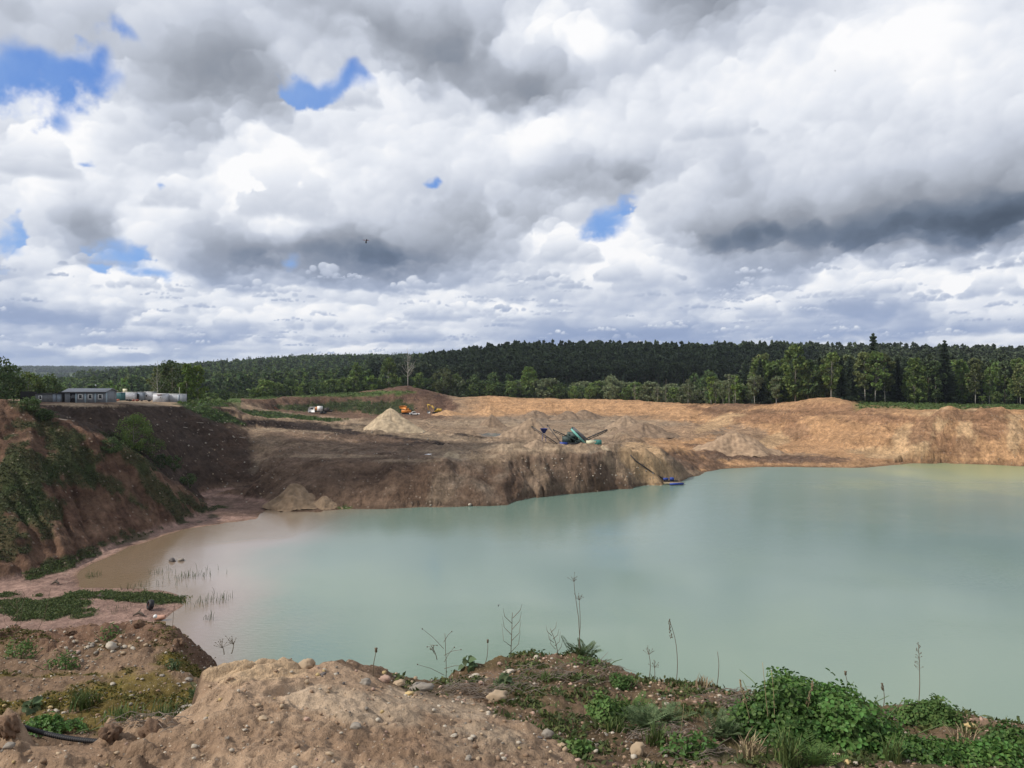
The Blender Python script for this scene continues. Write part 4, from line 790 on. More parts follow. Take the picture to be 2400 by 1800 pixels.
# --- band of light shrubs, willows and birches at the foot of the hill
G_S = 'shrubs and small trees along the foot of the wooded hill'
bush = [broadleaf_meshes(350+i, 7, 6.5, .3, 1100, .5, (L_BIRCH, L_DARK, L_BRIGHT, L_GREY)[i % 4], M_ASPEN, 'round', 34) for i in range(8)]
bush_j = [joined(b) for b in bush]
sapling = [broadleaf_meshes(360+i, 10, 4.2, 2.2, 750, .42, (L_GREY, L_BRIGHT)[i % 2], M_BIRCH, 'high', 24, .009, 1.4) for i in range(4)]
willow = [broadleaf_meshes(365+i, 10, 6.5, 3.0, 800, .42, L_GREY, M_BIRCH, 'high', 30, .010, 2.0) for i in range(3)]
big = [
 (840, 438, 17.5, 11.5, L_BIRCH, 'broad rounded leafy tree left of the white dead tree'),
 (769, 446, 16.5, 9.0, L_BIRCH, 'tall leafy tree with a narrow top, left of the broad rounded tree'),
 (790, 452, 12.0, 8.0, L_DARK, 'short dark leafy tree between the two tall trees left of the dead tree'),
 (1141, 462, 19.0, 12.0, L_BRIGHT, 'bright green egg-shaped tree standing alone before the dark hill'),
 (957, 448, 15.0, 12.0, L_OLIVE, 'leafy tree right of the white dead tree, above the brown earth wall'),
 (985, 452, 14.0, 9.0, L_BIRCH, 'mid-green leafy tree second to the right of the dead tree'),
 (1025, 455, 14.0, 8.0, L_DARK, 'dark slim leafy tree midway between dead tree and bright green tree'),
 (1065, 458, 15.0, 8.5, L_DARK, 'dark leafy tree left of the bright green egg-shaped tree'),
 (1100, 460, 14.0, 6.5, L_DARK, 'narrow dark tree close left of the bright green egg-shaped tree'),
 (1325, 420, 13.0, 11.0, L_GREY, 'wide pale green tree right of centre above the orange pit wall'),
 (1530, 395, 17.0, 10.0, L_DARK, 'rounded dark green tree behind the thin pale birches'),
 (1500, 420, 16.0, 8.0, L_DARK, 'dark oval tree left behind the thin pale birches'),
 (1590, 378, 14.5, 9.0, L_DARK, 'dark rounded tree right behind the thin pale birches'),
 (905, 452, 10.0, 8.0, L_BIRCH, 'low leafy tree directly right of the dead tree'),
 (880, 446, 8.0, 7.0, L_DARK, 'dark bush at the foot of the white dead tree'),
]
for i, (u, d, h, w, lm, lab) in enumerate(big):
    me = broadleaf_meshes(400+i, h, w, h*.07, int(900+h*w*9), .62, lm, M_ASPEN, 'ovate' if i in (0, 1, 3) else 'round', 60)
    tree_pair('broadleaf_tree', me, ground_at(u, d), 1, label=lab, group=G_S)
b = bare_tree_mesh(41, 21.5, M_DEAD, .26, 34, .011, 3); o = b.build('dead_tree', M_DEAD, smooth=True); o.location = ground_at(881, 428); o.location.z -= .4; tag(o, 'white leafless dead tree rising above the brown earth wall', 'tree')
names_b = [(1486,'first'),(1536,'second'),(1546,'third'),(1562,'fourth'),(1575,'fifth'),(1589,'sixth'),(1630,'seventh'),(1677,'eighth')]
for i, (u, w_) in enumerate(names_b):
    d = (352, 338, 338, 336, 334, 331, 322, 308)[i]; tree_pair('birch_sapling', (sapling+willow)[(i*3) % 7], ground_at(u, d), (1.18,1.25,1.12,1.05,1.35,1.25,1.3,1.2)[i], label=f'{w_} from the left of the thin pale-stemmed birches behind the orange pit wall', group='thin pale birches on the pit rim')
for i, (u, d, h) in enumerate(((1438, 372, 11.5), (1420, 385, 10), (1370, 398, 9), (1372, 396, 11))):
    b = bare_tree_mesh(50+i, h, M_DEAD, .2, 14, .008, 2); o = b.build('bare_sapling', M_ASPEN, smooth=True); o.location = ground_at(u, d); tag(o, ('thin grey leafless sapling on the pit rim left of the pale birches', 'slim bare sapling close to the grey leafless one on the rim', 'forked pale bare sapling above the middle of the orange wall', 'taller bare stem beside the forked bare sapling')[i], 'tree')
SHL = {0: 'mid-green leafy shrub in the strip before the dark hill', 1: 'dark green leafy shrub in the strip before the dark hill', 2: 'bright yellow-green shrub in the strip before the dark hill', 3: 'grey-green willow shrub in the strip before the dark hill'}
def shrubs(n, u0, u1, dfun, h0, h1, pick):
    for i in range(n):
        u = u0+(u1-u0)*(i+rr.uniform(.1, .9))/n; d = dfun(u)+rr.uniform(0, 34); h = rr.uniform(h0, h1); k = pick[rr.integers(len(pick))]
        one('leafy_shrub', bush_j[k], ground_at(u, d), h/7, SHL[k % 4], 'shrub', G_S, sx=h/7*rr.uniform(.9, 1.3))
rim = lambda u: np.interp(u, [420, 520, 640, 840, 960, 1100, 1300, 1500, 1640, 1700, 1790], [300, 365, 405, 445, 450, 450, 425, 372, 335, 325, 318])
shrubs(40, 540, 980, rim, 4.5, 9, [0, 1, 2, 4, 5]); shrubs(56, 960, 1330, rim, 6.5, 11.5, [0, 1, 5, 3, 4]); shrubs(60, 1280, 1720, rim, 6.5, 11.0, [0, 3, 7, 4, 1, 3]); shrubs(16, 1640, 1800, lambda u: 320, 4, 8, [0, 1, 4, 5])
shrubs(24, 430, 700, lambda u: rim(u)+20, 2.5, 5.0, [1, 0, 4, 5]); shrubs(22, 600, 860, lambda u: 440, 3.5, 7, [2, 6, 0])
shrubs(40, 1780, 2260, lambda u: 314, 2.5, 6.5, [1, 5, 0, 1, 4])

# --- trees round the huts on the left
G_L = 'trees round the site huts'
left = [
 (372, 236, 12.0, 11, L_DARK, 'broad dark leafy tree behind the white containers'), (352, 240, 11.0, 8, L_OLIVE, 'olive leafy tree behind the bare pale trunk'),
 (402, 228, 11.0, 4.6, L_BRIGHT, 'yellow-green narrow tree right of the broad dark tree'), (428, 230, 11.0, 6.0, L_BRIGHT, 'rightmost yellow-green tree beside the white containers'),
 (-8, 172, 9.5, 9.5, L_DARK, 'large dark tree at the left edge of the photo above the cut slope'), (24, 180, 6.5, 6.5, L_DARK, 'dark green tree second from the left edge of the photo'), (62, 200, 7.0, 8, L_BIRCH, 'rounded tree behind the dark fence left of the huts'), (96, 205, 6.5, 8, L_DARK, 'low rounded tree behind the grey shed'), (-60, 165, 9, 9, L_DARK, 'dark tree just beyond the left edge of the photo'), (118, 210, 4.0, 5, L_DARK, 'small dark bush behind the grey hut corner'),
]
for i, (u, d, h, w, lm, lab) in enumerate(left):
    tree_pair('broadleaf_tree', broadleaf_meshes(430+i, h, w, h*.08, int(900+h*w*11), .42, lm, M_ASPEN, 'round' if i not in (2, 3) else 'ovate', 56), ground_at(u, d), 1, label=lab, group=G_L)
o = bare_tree_mesh(61, 11.8, M_BIRCH, .16, 22, .010, 2).build('bare_birch', M_BIRCH, smooth=True); o.location = ground_at(340, 226); tag(o, 'bare pale birch trunk standing behind the row of containers', 'tree')
bushm = broadleaf_meshes(450, 6.6, 6.6, .3, 5200, .17, leafmat('bush_leaves', (.150,.215,.055), .4, .3, .03), M_ASPEN, 'round', 70)
bp_ = hit(285, 968, 80); tree_pair('leafy_bush', bushm, bp_+[0, .5, -.5], 1.0, label='large rounded green bush growing alone on the dark left slope', cat='bush')
for i, (u, v, h, lab) in enumerate(((328, 985, 3.6, 'smaller green bush leaning against the right side of the large slope bush'), (372, 1015, 3.0, 'low dark bush lower on the ridge, right of the two slope bushes'), (405, 1050, 2.4, 'small dark bush near the bottom end of the ridge'), (345, 1010, 2.6, 'dark low bush on the ridge below the smaller green bush'), (240, 975, 2.4, 'dark scrub bush at the left foot of the large slope bush'), (60, 885, 2.2, 'dark scrub bush at the top of the left cut slope'), (95, 905, 1.8, 'low dark bush on the ridge below the grey shed'))):
    tree_pair('leafy_bush', broadleaf_meshes(455+i, h, h*1.35, .1, 1500, .16, L_DARK if i else L_BIRCH, M_ASPEN, 'round', 36), hit(u, v, 80)+[0, .3, -.3], 1.0, label=lab, cat='bush', group='bushes on the left slope')

# --- the wooded hill: the nearest pines one by one, the rest as one wood
pine_var = [joined(broadleaf_meshes(500+i, 20, 6.2, 7.5, 300, 1.15, L_PINE, M_BARK, 'round', 18, .010, .4)) for i in range(6)]
G_P = 'dark pines along the front of the hill wood'
cand = []
for k in range(900):
    d = 505+110*rr.random()**1.3; u = rr.uniform(845, 1660); cand.append((u, d))
cand.sort(key=lambda c: c[1]); acc = []
for u, d in cand:
    x = (u-U0)/F*d
    if all((x-a)**2+(d-b_)**2 > 4.2**2 for a, b_ in acc): acc.append((x, d))
for x, d in acc[:285]:
    one('pine_tree', pine_var[rr.integers(6)], (x, d, gz(x, d)-.3), rr.uniform(.85, 1.1), 'dark pine in the dense front rows of the hill wood', 'tree', G_P)
def wood(name, xy, protos, hs, seed):
    r = np.random.default_rng(seed); P = []
    for me in protos:
        v = np.empty(len(me.vertices)*3, np.float32); me.vertices.foreach_get('co', v); q = np.empty(len(me.loops), np.int32); me.loops.foreach_get('vertex_index', q); P.append((v.reshape(-1, 3), q.reshape(-1, 4)))
    V, Qs, n = [], [], 0; mats = []; mi = []
    for x, y in xy:
        k = r.integers(len(P)); v, q = P[k]; a = r.uniform(0, 6.28); s = r.uniform(*hs); c_, s_ = math.cos(a)*s, math.sin(a)*s
        V.append(np.stack([v[:, 0]*c_-v[:, 1]*s_+x, v[:, 0]*s_+v[:, 1]*c_+y, v[:, 2]*s+gz(x, y)], 1)); Qs.append(q+n); n += len(v); mi.append(np.full(len(q), k, np.int32))
    me = raw_mesh(name, np.concatenate(V), np.concatenate(Qs), None, [p.materials[0] for p in protos], np.concatenate(mi))
    o = link(name, me); o['kind'] = 'stuff'; return o
def crown_only(seed, h, w, base, n, leaf, lm, prof, ncl): return broadleaf_meshes(seed, h, w, base, n, leaf, lm, M_BARK, prof, ncl)[1]
def low_spruce(seed):
    m = spruce_meshes(seed, 19, 6, 1, L_SPRUCE, 9, 1.9, .6)[1]; return m
low_pine = [crown_only(520+i, 20, 6.5, 8, 130, 1.7, L_PINE, 'round', 14) for i in range(4)]
xy = []
while len(xy) < 2600:
    d = rr.uniform(585, 830); u = rr.uniform(800, 1760)
    xy.append(((u-U0)/F*d, d))
wood('pine_wood', xy, low_pine+[low_spruce(545)], (.75, 1.22), 3)
low_mix = [crown_only(530+i, 15, 9, 1, 150, 1.9, (L_DARK, L_DARK, L_BIRCH, L_PINE, L_DARK, L_BIRCH)[i], 'round', 16) for i in range(6)]+[low_spruce(541), low_spruce(542)]
xy = []
while len(xy) < 5200:
    d = 560+1250*rr.random()**.8; u = rr.uniform(130, 1120); x = (u-U0)/F*d
    e = sstep(150, 330, u+(d-1000)*.03)
    if rr.random() > e: continue
    if u > 880 and d < 800: continue
    xy.append((x, d))
wood('mixed_wood', xy, low_mix, (.75, 1.15), 4)
xy = []
while len(xy) < 2200:
    d = rr.uniform(480, 780); u = rr.uniform(1600, 2560); xy.append(((u-U0)/F*d, d))
wood('deep_wood', xy, low_pine+[low_spruce(543), low_spruce(544)], (.95, 1.2), 5)
xy = []
while len(xy) < 900:
    d = rr.uniform(360, 900); u = rr.uniform(-200, 420); x = (u-U0)/F*d
    if fbm(np.array([x/70]), np.array([d/70]), 2, 88)[0] > .14: xy.append((x, d))
wood('valley_wood', xy, low_mix[:6], (.5, .8), 6)
far_tuft = [crown_only(560+i, 14, 26, 0, 60, 8, L_DARK, 'round', 12) for i in range(2)]
xy = []
while len(xy) < 2600:
    d = rr.uniform(2600, 5000); u = rr.uniform(-300, 900); x = (u-U0)/F*d
    if fbm(np.array([x/500]), np.array([d/350]), 3, 89)[0] > .05 or d > 4200: xy.append((x, d))
wood('far_wood', xy, far_tuft, (.8, 1.3), 7)

# --- low growth on slopes and meadow (nobody could count it)
def scatter_cover(name, mask_fun, n, size, lm, hgt, seed, clump=5, asp=1.6):
    r = np.random.default_rng(seed); ii = np.nonzero(mask_fun.ravel() > .45)[0]
    area = (np.gradient(GY, axis=0)*np.gradient(GX, axis=1)).ravel()[ii]; p = area*mask_fun.ravel()[ii]; p = p/p.sum()
    k = r.choice(ii, n//clump, p=p); bx, by, bz = GX.ravel()[k], GY.ravel()[k], Z.ravel()[k]
    c = np.repeat(np.stack([bx, by, bz], 1), clump, 0)+r.normal(size=(n//clump*clump, 3))*np.array([hgt*.9, hgt*.9, hgt*.35])+[0, 0, hgt*.35]
    V, q = cards(c, size*r.uniform(.5, 1.5, len(c)), r, .6, asp)
    o = link(name, raw_mesh(name, V, q, None, [lm])); o['kind'] = 'stuff'; return o
L_SCRUB = leafmat('scrub_leaves', (.090,.105,.045), .5, .2, .03); L_GRASS = leafmat('meadow_grass', (.085,.125,.036), .4, .25, .03)
scatter_cover('slope_scrub', VEG*(GY > 75)*(GY < 165)*(Z > .3), 46000, .11, L_SCRUB, .10, 11, 4, 3.0)
scatter_cover('mud_flat_weeds', VEG*(GY > 70)*(GY < 105)*(Z < .9), 26000, .11, leafmat('weed_leaves', (.100,.140,.045), .4, .25, .03), .22, 12)
scatter_cover('meadow_grass', VEG*(GY > 165), 60000, .42, L_GRASS, .30, 13)
# ------------------------------------------------------------------ huts, containers and yard things
M_SIDING = paint('grey_siding', (.20,.215,.235), .7, var=.15, scale=1.5); M_ROOF = paint('sheet_roof', (.30,.31,.33), .55, var=.12); M_WHITE = paint('white_paint', (.72,.72,.70), .5, var=.08); M_DKGLASS = paint('dark_glass', (.02,.022,.026), .12, var=.2, spec=.6)
M_LBLUE = paint('pale_blue_paint', (.33,.42,.47), .6, var=.12); M_DKWOOD = paint('dark_board', (.02,.019,.018), .8, var=.3); M_SHED = paint('weathered_shed', (.15,.155,.16), .8, var=.25, scale=2); M_CONT = paint('white_container', (.50,.51,.54), .55, var=.18, scale=1.2); M_CONTB = paint('grey_blue_container', (.25,.29,.34), .6, var=.2, scale=1.2)
M_TEALP = paint('teal_sheet', (.05,.15,.16), .6, var=.2); M_RUBBER = paint('black_rubber', (.018,.018,.02), .6, var=.3); M_STEEL = paint('dull_steel', (.20,.20,.21), .5, .6, var=.2); M_RUST = paint('rusty_red', (.22,.06,.035), .8, var=.3); M_CREAM = paint('cream_board', (.62,.60,.42), .6, var=.08)
def gx(u, d): return (u-U0)/F*d
def zat(v, d): return EYE-(v-V0)/F*d
def window(root, x, y, z, w, h, fr=.16):
    f = MB(); 
    for sx in (-1, 1): f.box((x+sx*(w/2-fr/2), y, z), (fr, .10, h))
    for sz in (-1, 1): f.box((x, y, z+sz*(h/2-fr/2)), (w-2*fr, .10, fr))
    o = f.build('window', M_WHITE, root); MB().box((x, y+.02, z), (w-2*fr, .03, h-2*fr)).build('pane', M_DKGLASS, o); return o
# long grey hut with a gable roof
d = 165.0; xl, xr = gx(140, d), gx(228, d); L = xr-xl; zb = min(gz(xl, d), gz(xr, d), gz(xl+4, d))-.15
hut = empty('site_hut', (xl, d, zb), 0, 'long grey site hut with a gable roof and three white-framed windows', 'hut')
wh, dep_ = zat(846, d)-zb, 4.6; rh = zat(839.5, d+dep_/2)-zb
w = MB(); w.box((L/2, dep_/2, wh/2), (L, dep_, wh))
for i in range(int(L/.45)): w.box((.3+i*.45, -.012, wh/2), (.03, .025, wh))
w.build('wall', M_SIDING, hut)
MB().prism([(0, 0), (dep_, 0), (dep_/2, rh-wh-.06)], 0, .05).build('gable', M_SIDING, hut).matrix_local = Matrix.Translation((L-.06, 0, wh+.005)) @ Matrix.Rotation(math.pi/2, 4, 'Z')
rf = MB(); o_ = .45
for s_ in (0, 1):
    y0, y1 = (-o_, dep_/2) if s_ == 0 else (dep_/2, dep_+o_); z0, z1 = (wh-.12, rh) if s_ == 0 else (rh, wh-.12); th = .09
    rf.add([(-.5, y0, z0), (L+.3, y0, z0), (L+.3, y1, z1), (-.5, y1, z1), (-.5, y0, z0+th), (L+.3, y0, z0+th), (L+.3, y1, z1+th), (-.5, y1, z1+th)], [[0,3,2,1],[4,5,6,7],[0,1,5,4],[1,2,6,5],[2,3,7,6],[3,0,4,7]])
rf.build('roof', M_ROOF, hut)
MB().box((L/2, -.30, wh-.14), (L+.6, .06, .28)).build('fascia', M_DKWOOD, hut)
pxm = 1/F*d
for u in (174, 195, 217): window(hut, gx(u, d)-xl, -.06, zat(857, d)-zb, .95, 1.12)
MB().box(((157-140)*pxm, -.03, 1.1), (1.05, .06, 2.2)).build('door', M_DKGLASS, hut)
for u in (164.5, 184.5, 206): MB().box(((u-140)*pxm, -.04, 1.05), (.28, .06, 2.1)).build('pilaster', M_LBLUE, hut)
MB().box((L+.03, .35, 1.1), (.05, .5, 2.2)).build('corner_board', M_LBLUE, hut)
MB().tube([(L*.62, dep_/2, rh), (L*.62, dep_/2, rh+.7)], .03, 5).build('mast', M_STEEL, hut)
dsh = MB(); V_, T_ = ico(2); dsh.add(V_*.16+[L*.62, dep_/2-.1, rh+.72], None, T_); dsh.build('dish', M_WHITE, hut, True)
# dark gap, grey shed and dark fence
d = 167.5; x0 = gx(76, d); x1 = gx(133, d); zb = gz(x0, d)-.2; sh = empty('grey_shed', (x0, d, zb), 0, 'low flat-roofed grey shed left of the long hut', 'shed'); hL = x1-x0; hh = zat(851, d)-zb
b = MB(); b.box((hL/2, 1.6, hh/2), (hL, 3.2, hh)); b.build('wall', M_SHED, sh); MB().box((hL/2, 1.6, hh+.05), (hL+.3, 3.6, .1)).build('roof', M_DKWOOD, sh)
window(sh, 1.15, -.06, zat(859, d)-zb, .72, .95, .12); MB().box((hL-1.5, -.03, 1.0), (.75, .06, 2.0)).build('door', M_CONTB, sh); MB().box((hL-.5, -.025, hh/2-.02), (.95, .05, hh-.1)).build('side_panel', M_CONTB, sh)
b = MB(); b.box((gx(137.5, 169), 169, zb+1.2), (.95, 2.5, 2.45)); tag(b.build('dark_gap_box', M_DKWOOD), 'black box standing in for the dark gap between the grey shed and the long hut', 'dark gap')  # black box put in for the shade in the gap between the walls
fe = MB(); fx0, fx1 = gx(44, 172), gx(80, 172); zf = gz(fx0, 172)-.3; n_ = 20
for i in range(n_): fe.box((fx0+(fx1-fx0)*(i+.5)/n_, 172, zf+1.25), ((fx1-fx0)/n_*.93, .05, 2.5+.1*math.sin(i*3.1)))
tag(fe.build('board_fence', M_DKWOOD), 'black board fence left of the grey shed', 'fence')
def container(name, u0, u1, v0, v1, d, dp, mat, label, ribs=True, mw=None):
    xa, xb = gx(u0, d), gx(u1, d); zb = zat(v1, d); zz = gz((xa+xb)/2, d); zb = min(zb, zz)-.1; h = zat(v0, d)-zb
    r = empty(name, (xa, d, zb), 0, label, 'container', 'cabins and containers round the yard'); w_ = xb-xa; b = MB(); b.box((w_/2, dp/2, h/2), (w_, dp, h))
    if ribs:
        for i in range(int(w_/.3)): b.box((.15+i*.3, -.015, h/2), (.12, .03, h-.3))
        for i in range(int(dp/.3)): b.box((w_+.015, .15+i*.3, h/2), (.03, .12, h-.3))
    b.build('body', mat, r); MB().box((w_/2, dp/2, h+.04), (w_+.08, dp+.08, .08)).build('roof', M_WHITE if mat is M_CONT else M_ROOF, r); return r, w_, h
r, w_, h = container('site_cabin', 330, 354, 851, 868.5, 198, 3.0, M_CONT, 'white cabin with a small window, projecting in front of its neighbour', False); window(r, w_*.72, -.05, h*.6, .38, .5, .06); MB().box((w_*.62, -.06, h-.25), (1.3, .08, .12)).build('sign_strip', M_RUST, r)
r, w_, h = container('storage_container', 355, 395, 852, 869, 201.2, 2.4, M_CONT, 'white container behind and right of the projecting white cabin'); MB().box((w_*.78, -.05, h*.5), (.5, .06, h*.92)).build('door', M_CONTB, r)
container('storage_container', 262, 292, 848, 862, 226, 2.5, M_CONT, 'dirty white container left in the back row, behind the long hut'); r, w_, h = container('site_cabin', 292.5, 310, 847.5, 861.5, 227, 2.5, M_CONTB, 'grey-blue cabin in the middle of the back row'); MB().box((w_*.3, -.05, 1.0), (.8, .06, 1.9)).build('door', M_DKWOOD, r)
r, w_, h = container('site_cabin', 310.5, 330, 847, 861, 228, 2.5, M_CONT, 'pale cabin at the right end of the back row'); window(r, w_*.3, -.05, 1.4, .7, .7, .1)
container('storage_container', 250, 262, 848.5, 864, 215, 2.4, M_TEALP, 'teal container half hidden behind the right end of the long hut')
for i, (u, v, s_) in enumerate(((274, 864, .5), (281, 865, .6), (288, 865, .5), (297, 863.5, .55), (322, 862, .55), (255, 868, .5), (306, 863, .4))):
    d = 205; x = gx(u, d); V_, T_ = rock_verts(90+i, (s_*1.9, s_, s_*1.1), 2, .3); b = MB(); b.add(V_+[x, d, gz(x, d)+.3], None, T_); tag(b.build('scrap_heap', (M_RUBBER, M_DKWOOD, M_RUST)[i % 3 if i != 3 else 2]), 'dark heap of scrap on the yard before the back row of cabins', 'scrap heap', 'scrap heaps on the yard')
d = 234; sg = empty('notice_board', (gx(270, d), d, gz(gx(270, d), d)), 0, 'plain cream board raised on posts above the back row of cabins', 'board'); hb = zat(844, d)-gz(gx(270, d), d)
MB().box((0, 0, hb), (1.35, .06, 1.15)).build('panel', M_CREAM, sg)
for s_ in (-1, 1): MB().box((s_*.5, .07, hb/2), (.08, .07, hb)).build('post', M_STEEL, sg)
d = 206; b = MB(); b.tube([(gx(387.5, d), d, gz(gx(387, d), d)), (gx(387.7, d), d, zat(836.5, d))], .07, 6); tag(b.build('post', M_BIRCH), 'thin bare post sticking up behind the white container', 'post')

# ------------------------------------------------------------------ machines
M_YEL = paint('excavator_yellow', (.48,.30,.03), .5, var=.15); M_OR = paint('machine_orange', (.58,.20,.025), .5, var=.2); M_TEAL = paint('machine_teal', (.045,.20,.17), .5, var=.2, scale=.8); M_TEALL = paint('pale_teal', (.16,.42,.37), .45, var=.12); M_DKGRN = paint('oily_green', (.025,.050,.045), .6, var=.4, scale=2); M_BLUE = paint('machine_blue', (.02,.05,.26), .5, var=.25); M_BLK = paint('oily_black', (.013,.013,.014), .6, var=.4); M_BELT = paint('conveyor_belt', (.10,.10,.105), .7, var=.15); M_BELTD = paint('dusty_frame', (.055,.045,.04), .7, var=.4, scale=3); M_SILV = paint('dusty_metal', (.30,.31,.31), .45, .3, var=.15)
# excavator
d = 388.0; ub = 944; x = gx(ub, d); p = d/F
ex = empty('excavator', (x, d, gz(x, d)-.05), 0, 'yellow tracked excavator with its arm bent down to the left', 'excavator')
def E(u, v): return ((u-ub)*p, zat(v, d)-ex.location.z)
for s_ in (-1.25, 1.25):
    b = MB(); b.prism([(-2.1, .15), (-1.8, 0), (1.8, 0), (2.1, .15), (2.25, .5), (1.9, .9), (-1.9, .9), (-2.25, .5)], s_-.28, s_+.28); b.build('track', M_BLK, ex)
b = MB(); b.box((0, 0, 1.05), (2.6, 2.2, .3)); b.box((.75, 0, 1.85), (2.9, 2.5, 1.25)); b.box((1.9, 0, 1.7), (.9, 2.6, 1.2)); b.build('house', M_YEL, ex)
cb = MB().box((-.55, -.75, 2.2), (1.35, 1.0, 1.75), taper=.88).build('cab', M_BLK, ex); MB().box((-.6, -1.27, 2.35), (.85, .03, .8)).build('window', M_DKGLASS, cb)
arm = [(-.9, 1.7), E(931, 886), E(923, 878)]
b = MB(); b.beam((-.8, .3, 1.5), (-2.6, .3, 3.9), .42, .65); b.beam((-2.5, .3, 3.75), (-4.6, .3, 4.55), .38, .5); b.build('boom', M_YEL, ex)
MB().beam((-4.9, .3, 4.75), (-4.1, .3, 1.5), .32, .45).build('stick', M_YEL, ex)
MB().prism([(-5.0, 1.3), (-3.6, 1.45), (-3.3, .5), (-4.0, .05), (-4.9, .15)], -.25, .85).build('bucket', M_SILV, ex)
MB().beam((-1.3, .3, 1.9), (-3.0, .3, 3.6), .14, .14).build('ram', M_SILV, ex)
# orange crusher, partly hidden by the pale sand cone
d = 378.0; uc = 878; x = gx(uc, d); cr = empty('mobile_crusher', (x, d, gz(x, d)), 0, 'orange mobile crusher half hidden behind the large pale sand cone', 'crusher'); p = d/F
b = MB(); b.prism([(-3.2, 3.1), (-.2, 2.6), (.2, 4.1), (-1.2, 4.5), (-3.6, 4.2)], -1.2, 1.2); b.build('hopper', M_OR, cr)
b = MB(); b.box((0, 0, 1.7), (4.6, 2.0, 1.5)); b.box((.6, 0, 2.8), (1.6, 1.9, .9)); b.build('body', M_OR, cr)
for s_ in (-1, 1): MB().prism([(-1.8, 0), (1.8, 0), (2.1, .45), (1.8, .9), (-1.8, .9), (-2.1, .45)], s_-.25, s_+.25).build('track', M_BLK, cr)
MB().beam((1.8, 0, 1.5), (5.2, 0, 3.3), .7, .28).build('conveyor', M_BLK, cr); MB().box((1.9, 0, 2.7), (.9, 1.6, 1.1)).build('engine', M_DKGRN, cr)
# pale pickup
d = 362.0; x = gx(895, d); ca_r = empty('pickup_truck', (x, d, gz(x, d)-.02), .25, 'small white pickup parked at the right foot of the sand cone', 'pickup')
b = MB(); b.prism([(-2.3, .4), (2.3, .4), (2.3, 1.0), (.9, 1.02), (.5, 1.6), (-.8, 1.62), (-1.3, 1.05), (-2.3, .95)], -.85, .85); b.build('body', M_WHITE, ca_r); MB().prism([(-1.0, 1.08), (-.72, 1.52), (.42, 1.52), (.75, 1.08)], -.87, .87).build('window', M_DKGLASS, ca_r); MB().box((1.6, 0, 1.06), (1.3, 1.5, .2)).build('load_bed', M_RUST, ca_r)
for sx in (-1.45, 1.45):
    for sy in (-.8, .8): MB().lathe([(0, -.1), (.36, -.1), (.36, .1), (0, .1)], (sx, sy, .36), 12, 'y').build('wheel', M_RUBBER, ca_r)
# white lorry
d = 352.0; ut = 692; x = gx(ut, d); lo = empty('drilling_lorry', (x, d, gz(x, d)-.05), 0, 'white-cabbed lorry with a white and orange box and black rear gear', 'lorry'); p = d/F
def Lx(u): return (u-ut)*p
b = MB(); b.prism([(Lx(667), .7), (Lx(681), .7), (Lx(681), 3.0), (Lx(669), 3.0), (Lx(667), 1.8)], -1.2, 1.2); cb = b.build('cab', M_WHITE, lo); MB().box(((Lx(675)), -1.21, 2.35), (1.1, .03, .7)).build('window', M_DKGLASS, cb); MB().box((Lx(668.2), 0, 2.45), (.04, 2.0, .75), ry=-.25).build('windscreen', M_DKGLASS, cb)
MB().box((Lx(684.5), 0, 2.3), (.7, 2.2, 1.5)).build('orange_panel', M_OR, lo); MB().box((Lx(691), 0, 2.3), (2.0, 2.4, 2.2)).build('box', M_WHITE, lo); MB().box((Lx(696), 0, .95), (9.0, 1.1, .35)).build('chassis', M_BLK, lo)
b = MB(); b.box((Lx(704), 0, 1.7), (2.4, 1.6, 1.1)); b.beam((Lx(700), 0, 2.4), (Lx(714), 0, 1.7), .3, .3); b.beam((Lx(710), 0, 1.2), (Lx(722), 0, 1.5), .8, .4); b.box((Lx(706), .3, 2.4), (1.2, .7, .6)); b.build('rear_gear', M_BELTD, lo)
for sx in (671, 695, 702):
    for sy in (-1.05, 1.05): MB().lathe([(0, -.16), (.55, -.16), (.55, .16), (0, .16)], (Lx(sx), sy, .55), 14, 'y').build('wheel', M_RUBBER, lo)
# screening plant on the spit
d = 190.0; us = 1225; x = gx(us, d); scr = empty('screening_plant', (x, d, zat(961, d)), 0, 'teal and black screening plant with three raised conveyors on the spit', 'screening plant'); p = d/F
def s3(u, v, y=0): return np.array([(u-us)*p, y, (963-v)*p])
def conveyor(nm, a, b_, w, y, side, belt, lattice=True, par=scr):
    A, B_ = s3(*a, y), s3(*b_, y); o = MB()
    for sy in (-w/2, w/2):
        q = np.array([0, sy, 0]); o.beam(A+q, B_+q, .10, .14); 
        if lattice:
            dn = np.array([0, 0, -.55]); o.beam(A+q+dn*.6, B_+q+dn, .08, .08)
            n = 11
            for i in range(n):
                t0, t1 = i/n, (i+1)/n; o.beam(A+(B_-A)*t0+q+(dn if i % 2 else 0), A+(B_-A)*t1+q+(0 if i % 2 else dn), .05, .05)
    f = o.build(nm, side, par); n = (B_-A)/np.linalg.norm(B_-A); up = np.array([-n[2], 0, n[0]])*.09*(1 if n[0] > 0 else -1)
    MB().beam(A+up, B_+up, w*.92, .07).build('belt', belt, f); MB().lathe([(0, -w/2), (.2, -w/2), (.2, w/2), (0, w/2)], A, 10, 'y').build('drum', M_BLK, f); return f
conveyor('conveyor', (1149, 923), (1210, 964), 1.0, -1.2, M_BELTD, M_BELT); conveyor('conveyor', (1183, 922), (1214, 962), 1.3, .8, M_BELT, M_BELT, False); conveyor('conveyor', (1196, 931), (1242, 952), .7, .2, M_BLK, M_BLK); conveyor('conveyor', (1311, 931), (1264, 951), .9, .4, M_BLK, M_BLK)
